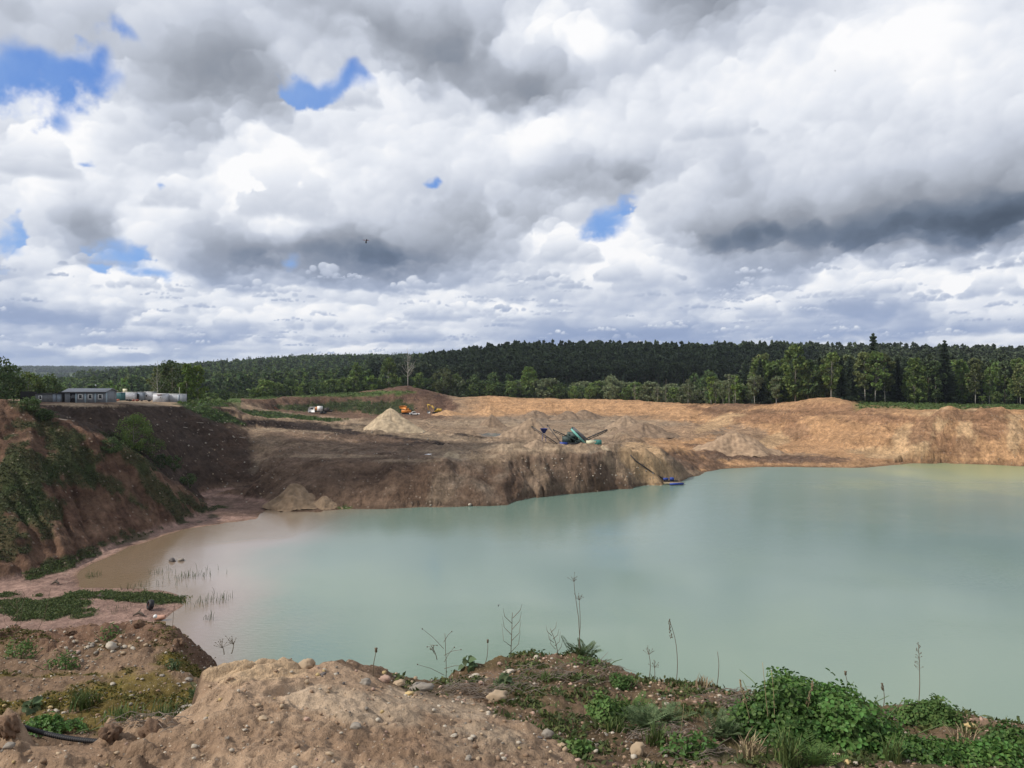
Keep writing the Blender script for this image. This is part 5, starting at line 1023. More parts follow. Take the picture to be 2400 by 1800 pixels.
hp_ = MB(); c = s3(1175, 933, 1.6); hp_.add([(c[0]-.9, 1.2, c[2]+.5), (c[0]+1.0, 1.2, c[2]+.5), (c[0]+1.0, 2.4, c[2]+.5), (c[0]-.9, 2.4, c[2]+.5), (c[0]-.2, 1.6, c[2]-.7), (c[0]+.35, 1.6, c[2]-.7), (c[0]+.35, 2.0, c[2]-.7), (c[0]-.2, 2.0, c[2]-.7)], [[0,1,5,4],[1,2,6,5],[2,3,7,6],[3,0,4,7],[4,5,6,7]])
hp_.beam((c[0]-.2, 1.6, c[2]-.7), (c[0]-.5, 1.6, 0), .1, .1); hp_.beam((c[0]+.35, 2.0, c[2]-.7), (c[0]+.6, 2.0, 0), .1, .1); hp_.build('hopper', M_BLUE, scr)
b = MB(); A, B_ = s3(1233, 928, -.9), s3(1266, 962, -.9); b.beam(A, B_, .4, .5); b.build('screen_side', M_TEALL, scr); b = MB(); b.beam(s3(1238, 927.5, .2), s3(1273, 958, .2), 1.7, .85); b.build('screen_box', M_BELT, scr); MB().beam(s3(1233, 929.5, -1.0), s3(1238, 927, 1.1), .3, .5).build('screen_lip', M_DKGRN, scr)
b = MB(); b.box(s3(1228, 951, 0), (3.0, 1.8, 1.5)); b.box(s3(1240, 944, -.1), (1.9, 1.6, 1.9)); b.box(s3(1232, 940, .3), (1.4, 1.4, 1.0)); b.box(s3(1248, 956, 0), (3.2, 1.8, 1.2)); b.beam(s3(1222, 940, -.9), s3(1252, 958, -.9), .2, .3); b.beam(s3(1244, 934, -.6), s3(1222, 957, -.9), .18, .22); b.build('engine', M_DKGRN, scr)
b = MB(); b.box(s3(1238, 960, 0), (5.8, 2.1, .5)); b.build('chassis', M_BLK, scr); b = MB(); b.box(s3(1217, 960, -.6), (1.8, 1.4, .75)); b.build('pump_unit', M_BLUE, scr)
b = MB(); b.box(s3(1276, 957.5, 0), (2.2, 2.2, 1.0), taper=1.1); b.build('feed_box', M_CREAM, scr); b = MB(); b.box(s3(1291, 957.5, 0), (1.7, 2.3, 1.15)); b.build('tail_box', M_TEAL, scr)
for sy in (-1.0, 1.0): MB().prism([((1228-us)*p, -.7), ((1262-us)*p, -.7), ((1265-us)*p, -.2), ((1262-us)*p, .2), ((1228-us)*p, .2), ((1225-us)*p, -.2)], sy-.25, sy+.25).build('track', M_BLK, scr)
# pump raft at the water's edge with its pipe
pr = PZ(1449, 1047, .0); pump = empty('pump_raft', (pr[0], pr[1], .22), .2, 'blue pump on a plank raft where the spit meets the lake', 'pump raft')
MB().lathe([(0, -.6), (.28, -.6), (.28, .5), (0, .5)], (-.9, .6, 1.0), 12, 'x').build('motor', M_BLUE, pump); MB().lathe([(0, -.5), (.36, -.5), (.36, .3), (0, .3)], (.6, .6, 1.0), 12, 'x').build('pump', M_BLUE, pump)
b = MB(); b.box((.3, .6, .55), (3.2, .8, .15)); b.box((-.9, .6, .75), (.5, .5, .4)); b.box((.6, .6, .75), (.5, .5, .4)); b.build('frame', M_BLK, pump)
for y, rz_ in ((-.5, -.12), (-.1, -.06)): MB().box((.6, y, .22), (4.6, .35, .12), rz=rz_).build('plank', paint('raft_plank', (.42,.34,.22), .8, var=.2), pump)
MB().lathe([(0, -1.6), (.26, -1.6), (.26, 1.6), (0, 1.6)], (.9, -1.2, .1), 12, 'x').build('float', M_BLUE, pump)
pp = [PZ(1436, 1036, .9)]+[hit(u, v, 120)+[0, 0, .12] for u, v in ((1410, 1022), (1390, 1008), (1372, 996), (1362, 984))]; b = MB(); b.tube(pp, .16, 6); tag(b.build('water_pipe', M_BELTD), 'dark pipe running down the spit to the blue pump', 'pipe')
pt = hit(597, 886, 280); b = MB(); b.tube([pt+[-3.6, 0, 2.2], pt+[-1.5, 0, 1.6]], .13, 6); b.m = 1; b.tube([pt+[-1.5, 0, 1.6], pt+[1.2, 0, .1]], .13, 6); tag(b.build('barrier_pole', [M_WHITE, M_RUST]), 'red and white pole lying at the foot of the left pit wall', 'pole')

# ------------------------------------------------------------------ heaps of sand and gravel
def heap_mat(name, col):
    m = paint(name, col, .95, var=.34, scale=.9, bump=.4, spec=.1); return m
H_PALE = heap_mat('pale_sand', (.40,.315,.215)); H_BROWN = heap_mat('brown_gravel', (.215,.155,.108)); H_OR = heap_mat('orange_sand', (.40,.245,.135)); H_GREY = heap_mat('grey_gravel', (.28,.205,.142)); H_FAN = heap_mat('tan_gravel', (.32,.225,.15))
def heap(u, vt, wl, wr, vb, d, mat, label, depth=.9, seed=0, sharp=1.0):
    """cone-like heap: peak at (u, vt), foot at vb, left/right reach in px"""
    c_ = hit(u, vb-1.5, 120); d = c_[1]*(1+depth*(wl+wr)/2/F*.75); x = gx(u, d); p = d/F; zt = zat(vt, d); n, mrows = 120, 44
    zb_ = min(gz(x-wl*p*.7, d), gz(x+wr*p*.7, d), gz(x, d), c_[2])-.2
    a = np.linspace(0, 2*np.pi, n, endpoint=False)[None, :]; t = np.linspace(0, 1.0, mrows)[:, None]
    R = np.where(np.cos(a) < 0, wl*p, wr*p)*np.abs(np.cos(a))**2+depth*(wl+wr)/2*p*np.sin(a)**2
    R = R*(1+.30*fbm(1.3*np.cos(a)+seed, 1.3*np.sin(a), 2, seed))
    X = x+R*t*np.cos(a); Y = d+R*t*np.sin(a); hgt = zt-zb_
    prof = 1-np.power(t, .95)*1.12+.10*t**3-.02; prof = prof-.06*np.exp(-(t/.07)**2)*(2-sharp)
    Zh = zb_+hgt*np.clip(prof, -.3, 1)+hgt*(.11+.14*(1-sharp))*fbm(X/(hgt*.9)+seed, Y/(hgt*.9), 5, seed)*np.clip(t*4, 0, 1)+.05*hgt*billow(X/(hgt*.45)+seed, Y/(hgt*.45), 3, seed+3)*np.clip(t*3, 0, 1)
    hr = np.random.default_rng(seed+60)
    for _ in range(4):
        pa, pf = hr.uniform(0, 6.28), hr.uniform(.2, .6); Rm = (wl+wr)/2*p; h2 = hgt*hr.uniform(.35, .75)*(1.15-pf); cx, cy = x+math.cos(pa)*Rm*pf, d+math.sin(pa)*Rm*pf*depth
        q2 = np.hypot(X-cx, (Y-cy)/max(depth, .6))/(h2*1.6)+.25*fbm(X/(hgt*.6)+seed, Y/(hgt*.6), 3, seed+9); c2 = zb_+h2*np.clip(1-q2, -1, 1)**1; Zh = np.where(t < .97, np.maximum(Zh, c2), Zh)
    V = np.stack([X, Y, Zh], -1).reshape(-1, 3); ix = np.arange(n*mrows).reshape(mrows, n); q = np.stack([ix[:-1], ix[1:], np.roll(ix[1:], -1, 1), np.roll(ix[:-1], -1, 1)], -1).reshape(-1, 4)
    o = link('sand_heap', raw_mesh('sand_heap', V, q, None, [mat], None, True)); return tag(o, label, 'heap', 'heaps on the pit floor')
heap(843, 876, 72, 82, 936, 268, H_PALE, 'tallest pale sand cone, left of centre on the pit floor', .9, 1, 1)
heap(872, 900, 36, 34, 934, 258, H_PALE, 'lower pale shoulder heap in front of the tallest sand cone', .9, 2, .6)
heap(1062, 892, 32, 40, 925, 262, H_BROWN, 'small sharp brown gravel cone right of centre on the pit floor', .9, 3)
heap(1158, 884, 60, 44, 906, 330, H_BROWN, 'brown gravel heap left of the long flat-topped one', .8, 4, .5)
heap(1225, 884, 44, 44, 907, 322, H_BROWN, 'left end of the long flat-topped brown heap below the orange wall', .7, 5, .2)
heap(1262, 882, 46, 56, 908, 320, H_BROWN, 'right end of the long flat-topped brown heap below the orange wall', .7, 6, .2)
heap(1352, 894, 56, 56, 930, 272, H_GREY, 'grey-brown cone right of the screening plant, with a pointed top', .9, 7)
heap(1390, 908, 90, 80, 945, 245, H_BROWN, 'wide dark brown heap right of the screening plant', .6, 8, .3)
heap(1058, 875, 40, 50, 898, 360, H_OR, 'pale orange sand cone right of the excavator', .8, 9)
heap(965, 884, 40, 50, 900, 396, H_OR, 'low orange sand cone behind the excavator', .8, 10)
heap(1582, 926, 118, 105, 985, 222, H_FAN, 'large tan gravel fan below the right pit wall', .55, 11, .6)
heap(1148, 896, 56, 56, 945, 232, H_GREY, 'pale grey heap with a lumpy crest left of the screening plant', .7, 12, .5)
heap(1125, 914, 66, 60, 945, 226, H_GREY, 'low pale sand swell before the lumpy grey heap', .7, 13, .3)
M_DAMP = heap_mat('damp_sand', (.245,.175,.115)); heap(632, 1036, 62, 88, 1098, 149, M_DAMP, 'damp ochre sand cone at the water edge under the brown spit face', .75, 14, .05)
heap(700, 1068, 46, 60, 1099, 149, M_DAMP, 'low ochre sand tongue right of the damp sand cone', .7, 24, 0)
heap(975, 974, 36, 40, 990, 172, H_PALE, 'small pale sand hump left on the brow of the spit', .6, 17, .4)
heap(1302, 960, 14, 16, 972, 176, H_PALE, 'little pointed sand cone before the teal tail box', .8, 18)
heap(1160, 948, 50, 40, 974, 178, H_GREY, 'grey sand cone under the long left conveyor', .6, 19)
# puddles on the pit floor
M_PUD = paint('puddle_water', (.30,.28,.26), .06, var=.1, spec=.7)
for cx_, cy_, lz, rx, ry in PUD:
    a = np.linspace(0, 2*np.pi, 32, endpoint=False); V = np.vstack([[cx_, cy_, lz], np.stack([cx_+rx*np.cos(a), cy_+ry*np.sin(a), lz+0*a], 1)]); t_ = [[0, 1+j, 1+(j+1) % 32] for j in range(32)]
    o = link('puddle', raw_mesh('puddle', V, None, t_, [M_PUD])); o['kind'] = 'structure'
HAZE = True
# ------------------------------------------------------------------ things at the near shore
M_STONE = [paint('stone_pale', (.42,.37,.30), .85, var=.2, scale=9, bump=.01), paint('stone_grey', (.25,.22,.185), .85, var=.22, scale=9, bump=.01), paint('stone_tan', (.38,.285,.19), .85, var=.2, scale=9, bump=.01), paint('stone_pink', (.40,.27,.21), .85, var=.2, scale=9, bump=.01), paint('stone_dark', (.12,.105,.10), .85, var=.3, scale=9, bump=.01), paint('stone_yellow', (.50,.37,.18), .85, var=.2, scale=9, bump=.01)]
tp = PZ(325, 1315, .3); ty = empty('old_tyre', tp, .5, 'black tyre lying on its side on the muddy shore', 'tyre')
pf = [(.26, -.22), (.30, -.26), (.46, -.24), (.52, -.16), (.53, 0), (.52, .16), (.46, .24), (.30, .26), (.26, .22), (.26, -.22)]
o = MB().lathe(pf, (0, 0, 0), 26, 'x').build('casing', M_RUBBER, ty, True); o.location.z = .42; o.rotation_euler = (.1, .25, .2); o = MB().lathe([(0, -.1), (.27, -.12), (.27, .12), (0, .1)], (0, 0, 0), 20, 'x').build('rim', M_RUST, ty); o.location.z = .42; o.rotation_euler = (.1, .25, .2)
tp = PZ(346, 1336, .2); o = MB().lathe([(.0, -.5), (.20, -.5), (.23, -.52), (.235, .45), (.21, .5), (.17, .5), (.17, -.2), (0, -.2)], (0, 0, 0), 18, 'x').build('clay_pipe', paint('terracotta', (.44,.25,.18), .7, var=.15), None, True, tp+[0, 0, .12]); o.rotation_euler = (0, -.05, .15); tag(o, 'short salmon-coloured clay pipe lying in the mud below the tyre', 'pipe')
for i, (u, v, dm, lab) in enumerate(((372, 1211, (.95, .8, .8), 'left dark boulder of the pair standing in the shallow water'), (391, 1210, (.8, .7, .6), 'right boulder of the pair standing in the shallow water'), (209, 1192, (1.7, .9, .6), 'grey boulder at the foot of the left cut slope by the water line'))):
    V_, T_ = rock_verts(700+i, dm, 3, .2); b = MB(); b.add(V_, None, T_); o = b.build('boulder', M_STONE[(4, 1, 1)[i]], None, True, PZ(u, v, .1)); tag(o, lab, 'boulder')
for i, (u, v, n, w, lab) in enumerate(((412, 1248, 60, 3.2, 'loose stand of reeds in the shallows right of the two boulders'), (455, 1300, 46, 2.0, 'reeds standing in the water off the tip of the green weed bank'), (280, 1278, 46, 3.0, 'thin reeds in the brown shallows behind the weed bank'), (205, 1246, 24, 1.2, 'small tuft of green reeds close to the slope foot'), (452, 1338, 10, .5, 'tiny clump of reeds standing alone in the milky water'), (345, 1238, 14, 1.3, 'few reed tips just behind the two boulders'), (258, 1320, 12, 1.2, 'few reeds in the mud left of the tyre'))):
    c = PZ(u, v, 0); r = np.random.default_rng(800+i); b = MB()
    for k in range(n):
        x, y = r.normal(0, w*.5), r.normal(0, w*.55); h = r.uniform(.35, .95); l = r.normal(0, .10, 2); b.tube([(x, y, -.3), (x+l[0]*.4, y+l[1], h*.6), (x+l[0]*1.6, y+l[1], h)], [.028, .022, .006], 3, False)
    tag(b.build('reed_clump', leafmat('reeds_green', (.055,.075,.030), .3, .1), None, False, c), lab, 'reeds', 'reed clumps in the shallows')
for i, (u, v, du, lab) in enumerate(((120, 1262, 16, 'dark driftwood root on the pink mud at the left'), (215, 1293, 30, 'grey driftwood among weeds at the left end of the weed bank'), (300, 1330, 22, 'dark strip of flotsam on the mud left of the clay pipe'))):
    c = PZ(u, v, .25); r = np.random.default_rng(820+i); b = MB(); L = du/F*c[1]*.6
    b.tube([c+[-L, 0, 0], c+[-L*.2, .2, .25], c+[L*.5, .1, .12], c+[L, -.1, .05]], [.05, .17, .13, .03], 6); b.tube([c+[-L*.2, .2, .25], c+[0, .5, .6]], [.1, .02], 5); tag(b.build('driftwood', M_BARK), lab, 'driftwood', 'flotsam on the mud')
# planks and pale blocks strewn over the dark slope
for i, (u, v, L, a) in enumerate(((142, 914, 2.6, .2), (432, 914, 1.6, .9), (520, 946, 2.0, .1), (505, 945, 1.2, -.9), (455, 930, .9, .3), (398, 924, 1.3, .2))):
    c = hit(u, v, 130); o = MB().box((0, 0, .1), (L, .3, .14)).build('plank', paint('grey_plank', (.30,.25,.20), .85, var=.25), None, False, c); o.rotation_euler = (.1, .15, a); tag(o, ('longest pale plank on the dark slope below the grey shed', 'short slanting plank on the dark slope below the white cabins', 'pale plank lying level near the right end of the dark slope', 'small tilted plank near the level one at the right', 'small plank in the middle of the dark slope', 'plank above the large slope bush, to its right')[i], 'plank', 'planks on the dark slope')
r = np.random.default_rng(55)
def rocks(name, spots, mats, label, cat, group, flat=.7, sub=2, sink=.25, dmin=1.5, rough=.26):
    pro = [raw_mesh(name, *(lambda a: (a[0], None, a[1]))(rock_verts(900+k*7+len(spots), (2, 1.6, 2*flat), sub, rough, 1.3 if rough < .4 else 2.2)), [mats[k % len(mats)]], None, True) for k in range(min(len(spots), 12))]
    out = []
    for i, (u, v, px) in enumerate(spots):
        c = hit(u, v, dmin); s = px/F*c[1]/2; o = link(name, pro[i % len(pro)], None, c+[0, 0, s*(flat-2*sink*flat)]); o.scale = (s, s, s); o.rotation_euler = (r.normal(0, .2), r.normal(0, .2), r.uniform(0, 6.28))
        tag(o, label if isinstance(label, str) else label[i], cat, group); out.append(o)
    return out
sp = [(r.normal(500, 60), r.normal(1050, 14), r.uniform(3, 6)) for _ in range(30)]; rocks('pale_rock', [(u, v, s) for u, v, s in sp if 440 < u < 640], M_STONE[:3], 'pale rock strewn at the bottom of the dark slope', 'rock', 'rocks at the foot of the dark slope', dmin=120)
sp = [(r.uniform(1120, 1440), 0, r.uniform(2.5, 5)) for _ in range(70)]; sp = [(u, 1000+np.clip((u-1130)/300, 0, 1)*35+r.uniform(-18, 26), s) for u, _, s in sp]; rocks('gravel_stone', sp, M_STONE[:3], 'fist-pale cobble strewn on the right face of the spit', 'cobble', 'cobbles on the spit face', dmin=120)
rocks('pale_rock', [(r.uniform(150, 560), r.uniform(895, 1000), r.uniform(2.5, 5)) for _ in range(34)], M_STONE[:3], 'small pale rock lying on the dark slope under the huts', 'rock', 'rocks on the dark slope', dmin=120)
rocks('pale_rock', [(r.uniform(600, 960), r.uniform(930, 1000), r.uniform(2.5, 5)) for _ in range(26)], M_STONE[:2], 'small pale rock lying on the brown top of the spit', 'rock', 'rocks on the spit', dmin=120)
rocks('shore_rock', [(1015, 1092, 10), (1192, 1078, 6), (700, 1090, 8), (930, 1092, 5), (1400, 1050, 6), (1290, 1062, 6)], M_STONE[:3], ['largest pale rock at the water line under the brown spit face', 'pale rock at the water line under the middle of the spit', 'rock at the foot of the damp ochre cone', 'small rock left of the largest pale shore rock', 'rock at the water line close to the blue pump', 'rock at the water line in the cobbly corner of the spit'], 'rock', None, dmin=120)
# ------------------------------------------------------------------ stones of the foreground ledge
named = [
 (1075, 1512, 46, 2, 'half-buried round cream stone on the right shoulder of the sand mound'), (1378, 1630, 38, 2, 'pale angular stone standing upright at the bottom of the photo'), (1398, 1652, 18, 2, 'small cream stone right beside the upright angular stone'),
 (1203, 1412+80, 17, 0, 'bright white stone right of the mossy bank'), (1103, 1451, 22, 0, 'round pale stone on the dark bank below the bare twig'), (1159, 1422, 13, 0, 'small cream stone near the top of the mossy bank'), (1028, 1462, 30, 0, 'flat whitish stone lying in front of the mossy hummock'),
 (1271, 1606, 22, 1, 'grey stone at the right foot of the sand mound'), (1288, 1612, 13, 1, 'small light grey stone next to the grey stone by the mound foot'), (1235, 1628, 24, 3, 'rounded pinkish stone sticking out of the right edge of the sand mound'), (1215, 1612, 22, 2, 'brownish stone in the earth wall at the right edge of the mound'),
 (1550, 1468, 42, 5, 'yellowish flat stone on the brink left of the leafy bush'), (1440, 1522, 12, 0, 'pale stone beside the dead brush left of the leafy bush'), (2098, 1572, 30, 5, 'yellow stone at the far right of the ledge'), (1945, 1602, 26, 3, 'orange-brown stone in the weeds right of the leafy bush'), (2122, 1604, 12, 0, 'small white stone near the right edge below the yellow stone'), (1808, 1632, 20, 3, 'pinkish stone at the foot of the leafy bush'), (1832, 1650, 16, 5, 'ochre stone at the bottom under the leafy bush'), (1850, 1652, 15, 0, 'small whitish stone next to the ochre stone'),
 (655, 1412, 22, 2, 'reddish-tan stone on the crest of the sand mound'), (660, 1428+15, 36, 2, 'large tan stone set in the top of the mound'), (560, 1408, 46, 1, 'flat grey stone on the highest edge of the mound'), (697, 1458, 16, 4, 'dark grey stone under the large tan one'), (830, 1448+25, 26, 3, 'pinkish stone at the right end of the crest'), (862, 1480, 26, 2, 'tan stone on the right part of the crest'), (908, 1490, 54, 1, 'long flat grey slab on the right part of the crest'), (790, 1478, 24, 1, 'oval grey stone in the hollow right of the mound top'), (885, 1502, 22, 5, 'yellow stone right of the hollow on the mound'),
 (1165, 1594, 14, 4, 'dark round stone near the right edge of the mound'), (1182, 1590, 26, 1, 'grey block at the right edge of the mound'), (568, 1556, 22, 2, 'cream stone on the lower left face of the mound'), (528, 1578, 14, 0, 'white stone low on the left face of the mound'), (663, 1556, 14, 3, 'pinkish pebble in the middle of the mound face'), (770, 1572, 26, 1, 'grey stone in the middle of the mound face'), (980, 1590, 16, 0, 'whitish stone on the right half of the mound face'), (1012, 1640, 16, 1, 'grey pebble low on the right half of the mound'), (1088, 1640, 14, 0, 'pale pebble low on the right quarter of the mound'), (712, 1630, 20, 2, 'tan stone low in the middle of the mound'), (420, 1614, 14, 0, 'pale stone on the clods at the left part of the mound'), (20, 1614, 22, 1, 'grey stone among the clods at the bottom left corner'), (300, 1596, 7, 0, 'small white pebble on the clod right of the hose'),
 (244, 1480, 12, 0, 'round white pebble in the middle of the mossy shelf'), (400, 1528, 22, 1, 'grey flat stone on the moss close to the mound'), (120, 1538, 20, 0, 'whitish stone on the left of the shelf'), (60, 1540, 12, 2, 'tan pebble left of the whitish stone on the shelf'), (108, 1530, 14, 5, 'ochre stone behind the whitish stone on the shelf'), (382, 1540, 11, 0, 'pale pebble below the grey flat stone on the moss'), (350, 1462, 11, 1, 'grey pebble near the brink of the shelf'), (408, 1470, 16, 1, 'grey stone at the very brink of the shelf'), (167, 1408, 14, 3, 'pinkish block in the pebble patch on the shelf'), (240, 1400, 26, 0, 'largest pale stone in the pebble patch on the shelf'), (300, 1380, 9, 0, 'white pebble at the right end of the pebble patch'),
]
r = np.random.default_rng(56)
for i, (u, v, px, k, lab) in enumerate(named):
    dm = ((1, .75, .62), (1, .6, .42), (1, .8, .75))[i % 3]
    if 'upright' in lab: dm = (.85, .7, 1.05)
    if 'flat' in lab or 'slab' in lab: dm = (1, .6, .34)
    c = hit(u, v, 5 if 'shelf' in lab or 'moss close' in lab or 'flat stone on the moss' in lab else 1.5, 12); s = px/F*c[1]; V_, T_ = rock_verts(1000+i, np.array(dm)*s, 3, .28, 1.7); b = MB(); b.add(V_, None, T_); o = b.build('stone', M_STONE[k], None, True, c+[0, 0, dm[2]*s*.22]); o.rotation_euler = (r.normal(0, .15), r.normal(0, .15), r.normal(0, .3)); tag(o, lab, 'stone')
def pebs(n, fu, fv, lo, hi): return [(fu(), fv(), r.uniform(lo, 1)**2*hi) for _ in range(n)]
rocks('pebble', pebs(46, lambda: r.normal(215, 48), lambda: r.normal(1400, 9), .55, 13), [M_STONE[0], M_STONE[1], M_STONE[2], M_STONE[0]], 'pale pebble in the pebble patch on the mossy shelf', 'pebble', 'pebbles of the pebble patch', .65, dmin=5)
rocks('pebble', pebs(60, lambda: r.uniform(0, 420), lambda: r.uniform(1420, 1555), .5, 9), M_STONE[:3], 'small pebble scattered over the mossy shelf', 'pebble', 'pebbles on the mossy shelf', .65, dmin=5)
rocks('pebble', pebs(80, lambda: r.uniform(0, 1230), lambda: r.uniform(1490, 1655), .5, 11), M_STONE, 'small pebble stuck in the face of the sand mound', 'pebble', 'pebbles on the sand mound', .7, sink=.3)
rocks('pebble', pebs(40, lambda: r.uniform(640, 960), lambda: r.uniform(1425, 1510), .55, 14), M_STONE, 'pebble on the stony crest of the sand mound', 'pebble', 'pebbles on the mound crest', .7, sink=.3)
rocks('pebble', pebs(100, lambda: r.uniform(980, 1640), lambda: r.uniform(1430, 1655), .5, 11), M_STONE[:4], 'pebble on the gravelly ground right of the sand mound', 'pebble', 'pebbles on the right ledge', .7)
rocks('pebble', pebs(34, lambda: r.uniform(1950, 2212), lambda: r.uniform(1535, 1650), .5, 12), M_STONE, 'pebble on the bare patch at the right end of the ledge', 'pebble', 'pebbles at the right end', .7)
rocks('earth_clod', [(22, 1568, 56), (238, 1584, 46), (330, 1580, 50), (385, 1392, 26), (372, 1408, 20), (300, 1352, 20), (150, 1368, 18), (1335, 1466, 26), (1450, 1456, 14)], [paint('clod_earth', (.20,.125,.08), .95, var=.25, scale=22, bump=.02)], ['large earth clod at the left edge beside the hose', 'earth clod at the right end of the hose', 'broad earth clod right of the hose end', 'dark clod on the brink of the shelf', 'dark clod just below the one on the shelf brink', 'dark clod on the far edge of the shelf', 'dark clod at the left of the shelf edge', 'reddish clod on the gravel left of the leafy bush', 'small clod on the brink above the reddish one'], 'clod', None, .8, 4, .45, rough=.55)
# crumbs and grit nobody could count
def grit(name, n, mask, smin, smax, mats, seed):
    rg_ = np.random.default_rng(seed); w_ = (mask*np.gradient(GY, axis=0)*np.gradient(GX, axis=1)).ravel(); k = rg_.choice(w_.size, n, p=w_/w_.sum()); V0_, T0_ = ico(1); V, T, mi = [], [], []
    for i, kk in enumerate(k):
        s = smin+(smax-smin)*rg_.random()**3; W = V0_*(1+rg_.normal(0, .16, (len(V0_), 1)))*np.array([s, s*rg_.uniform(.6, 1), s*rg_.uniform(.45, .8)])/2; a = rg_.uniform(0, 6.28); ca_, sa_ = math.cos(a), math.sin(a)
        V.append(np.stack([W[:, 0]*ca_-W[:, 1]*sa_+GX.ravel()[kk]+rg_.normal(0, .01), W[:, 0]*sa_+W[:, 1]*ca_+GY.ravel()[kk], W[:, 2]+GZ.ravel()[kk]+s*.1], 1)); T.append(T0_+len(V0_)*i); mi.append(np.full(len(T0_), rg_.integers(len(mats))))
    o = link(name, raw_mesh(name, np.concatenate(V), None, np.concatenate(T), mats, np.concatenate(mi), True)); o['kind'] = 'stuff'
GZ = Z; inv = fg*(np.abs(GX) < .72*np.maximum(GY, 1)+.3)
M_CRUMB = paint('soil_crumb', (.26,.175,.115), .95, var=.3, scale=40)
grit('grit', 2600, inv*(mound+.02)*(1-shelf), .004, .03, [M_CRUMB, M_CRUMB, M_CRUMB, M_STONE[2], M_STONE[0]], 21)
grit('gravel', 5200, inv*rightg*(U > 850)*(GY < 5.6)*sstep(-.25, .3, fbm(GX*2, GY*3, 3, 92)), .005, .034, [M_STONE[0], M_STONE[1], M_STONE[2], M_STONE[3], M_CRUMB, M_CRUMB], 22)
grit('gravel', 1600, inv*shelf*(GY < 8.1), .008, .04, [M_STONE[0], M_STONE[1], M_CRUMB, M_CRUMB], 23)
scatter_cover('moss_cover', shelf*fg*(GY < 8)*sstep(-.05, .3, fbm(GX*1.1, GY*2.2, 4, 78))*(np.abs(U-200) < 420), 15000, .012, leafmat('moss_tips', (.105,.100,.026), .4, .2, .02), .012, 31, 5, 1.3)
scatter_cover('low_weeds', rightg*(U > 850)*(U < 2300)*(GY < 5.5)*sstep(-.1, .25, fbm(GX*2.4, GY*4, 4, 95)), 21000, .013, leafmat('low_weed_leaves', (.085,.110,.036), .45, .25, .03), .022, 32, 6, 2.2)
# corrugated hose
hz = [hit(60, 1578, 1.5), hit(203, 1597, 1.5)]; A_ = Q(45, 1569, 3.34); B_ = Q(214, 1602, 3.22); n = 150; b = MB(); t = np.linspace(0, 1, n)[:, None]; b.tube(A_+(B_-A_)*t+np.array([0, 0, -.012])*np.sin(np.pi*t), .0092+.0016*np.sign(np.sin(np.arange(n)*1.57)), 12)
tag(b.build('corrugated_hose', M_RUBBER, None, True), 'black corrugated hose bridging the clods at the bottom left', 'hose')
# ------------------------------------------------------------------ foreground plants
F_CLOV = leafmat('clover_leaf', (.088,.170,.042), .45, .35, .02, .5); F_HERB = leafmat('herb_leaf', (.095,.165,.045), .3, .3, .02); F_GREY = leafmat('tansy_leaf', (.105,.150,.070), .3, .3, .02); F_GRS = leafmat('grass_blade', (.100,.140,.045), .4, .3, .03); F_DRY = leafmat('dry_stem', (.27,.21,.125), .3, .1, .02); M_STALK = paint('dry_stalk', (.13,.10,.065), .8, var=.25); M_GSTEM = paint('green_stem', (.08,.12,.04), .7, var=.2)
def leaf_v(base, d, nrm, L, W, fold=.25):
    s = np.cross(d, nrm); tip = base+d*L-nrm*L*.12; m1, m2 = base+d*L*.32, base+d*L*.70
    return [base, m1+s*W*.5+nrm*W*fold, m2+s*W*.42+nrm*W*fold*.8, tip, m2-s*W*.42+nrm*W*fold*.8, m1-s*W*.5+nrm*W*fold], [[0, 1, 2, 3], [0, 3, 4, 5]]
def leafy_plant(name, c, w, dp, h, n, L, mat, label, cat, group=None, tri=True, seed=0, droop=.3, wfac=.7, stems=14):
    r = np.random.default_rng(seed); root = empty(name, c, 0, label, cat, group); V, Qd = [], []; b = MB()
    sx = r.normal(0, .38, (stems, 2)); 
    for k in range(stems):
        tx, ty = sx[k]*np.array([w, dp])*1.0; hh = h*r.uniform(.6, 1.0)*max(.35, 1-.5*np.hypot(*sx[k])); b.tube([(tx*.35, ty*.35, -.05), (tx*.8, ty*.8, hh*.6), (tx, ty, hh)], [.004, .003, .0015], 4, False)
    for i in range(n):
        u = r.normal(size=3); u /= np.linalg.norm(u); u[2] = abs(u[2]); q = r.uniform(.45, 1.0)**.5*(1+.18*math.sin(5*u[0]+seed)+.12*math.sin(9*u[1]+3*seed)); pos = u*q*np.array([w/2, dp/2, h])*r.uniform(.85, 1.1); pos[2] = pos[2]*.9+r.uniform(0, .1)*h
        nrm = np.array([u[0]*.7, u[1]*.7-.15, .75])+r.normal(0, .35, 3); nrm /= np.linalg.norm(nrm); a0 = r.uniform(0, 6.28)
        for t in range(3 if tri else 1):
            a = a0+t*2.1; d = np.array([math.cos(a), math.sin(a), 0.0]); d -= nrm*np.dot(d, nrm); d /= np.linalg.norm(d)+1e-9
            v, q4 = leaf_v(pos+d*.004, d, nrm, L*r.uniform(.6, 1.2), L*wfac*r.uniform(.8, 1.15)); k = len(V); V += v; Qd += [[k+a_ for a_ in f] for f in q4]
    b.build('stems', M_GSTEM, root); link('leaves', raw_mesh('leaves', np.array(V), Qd, None, [mat]), root); return root
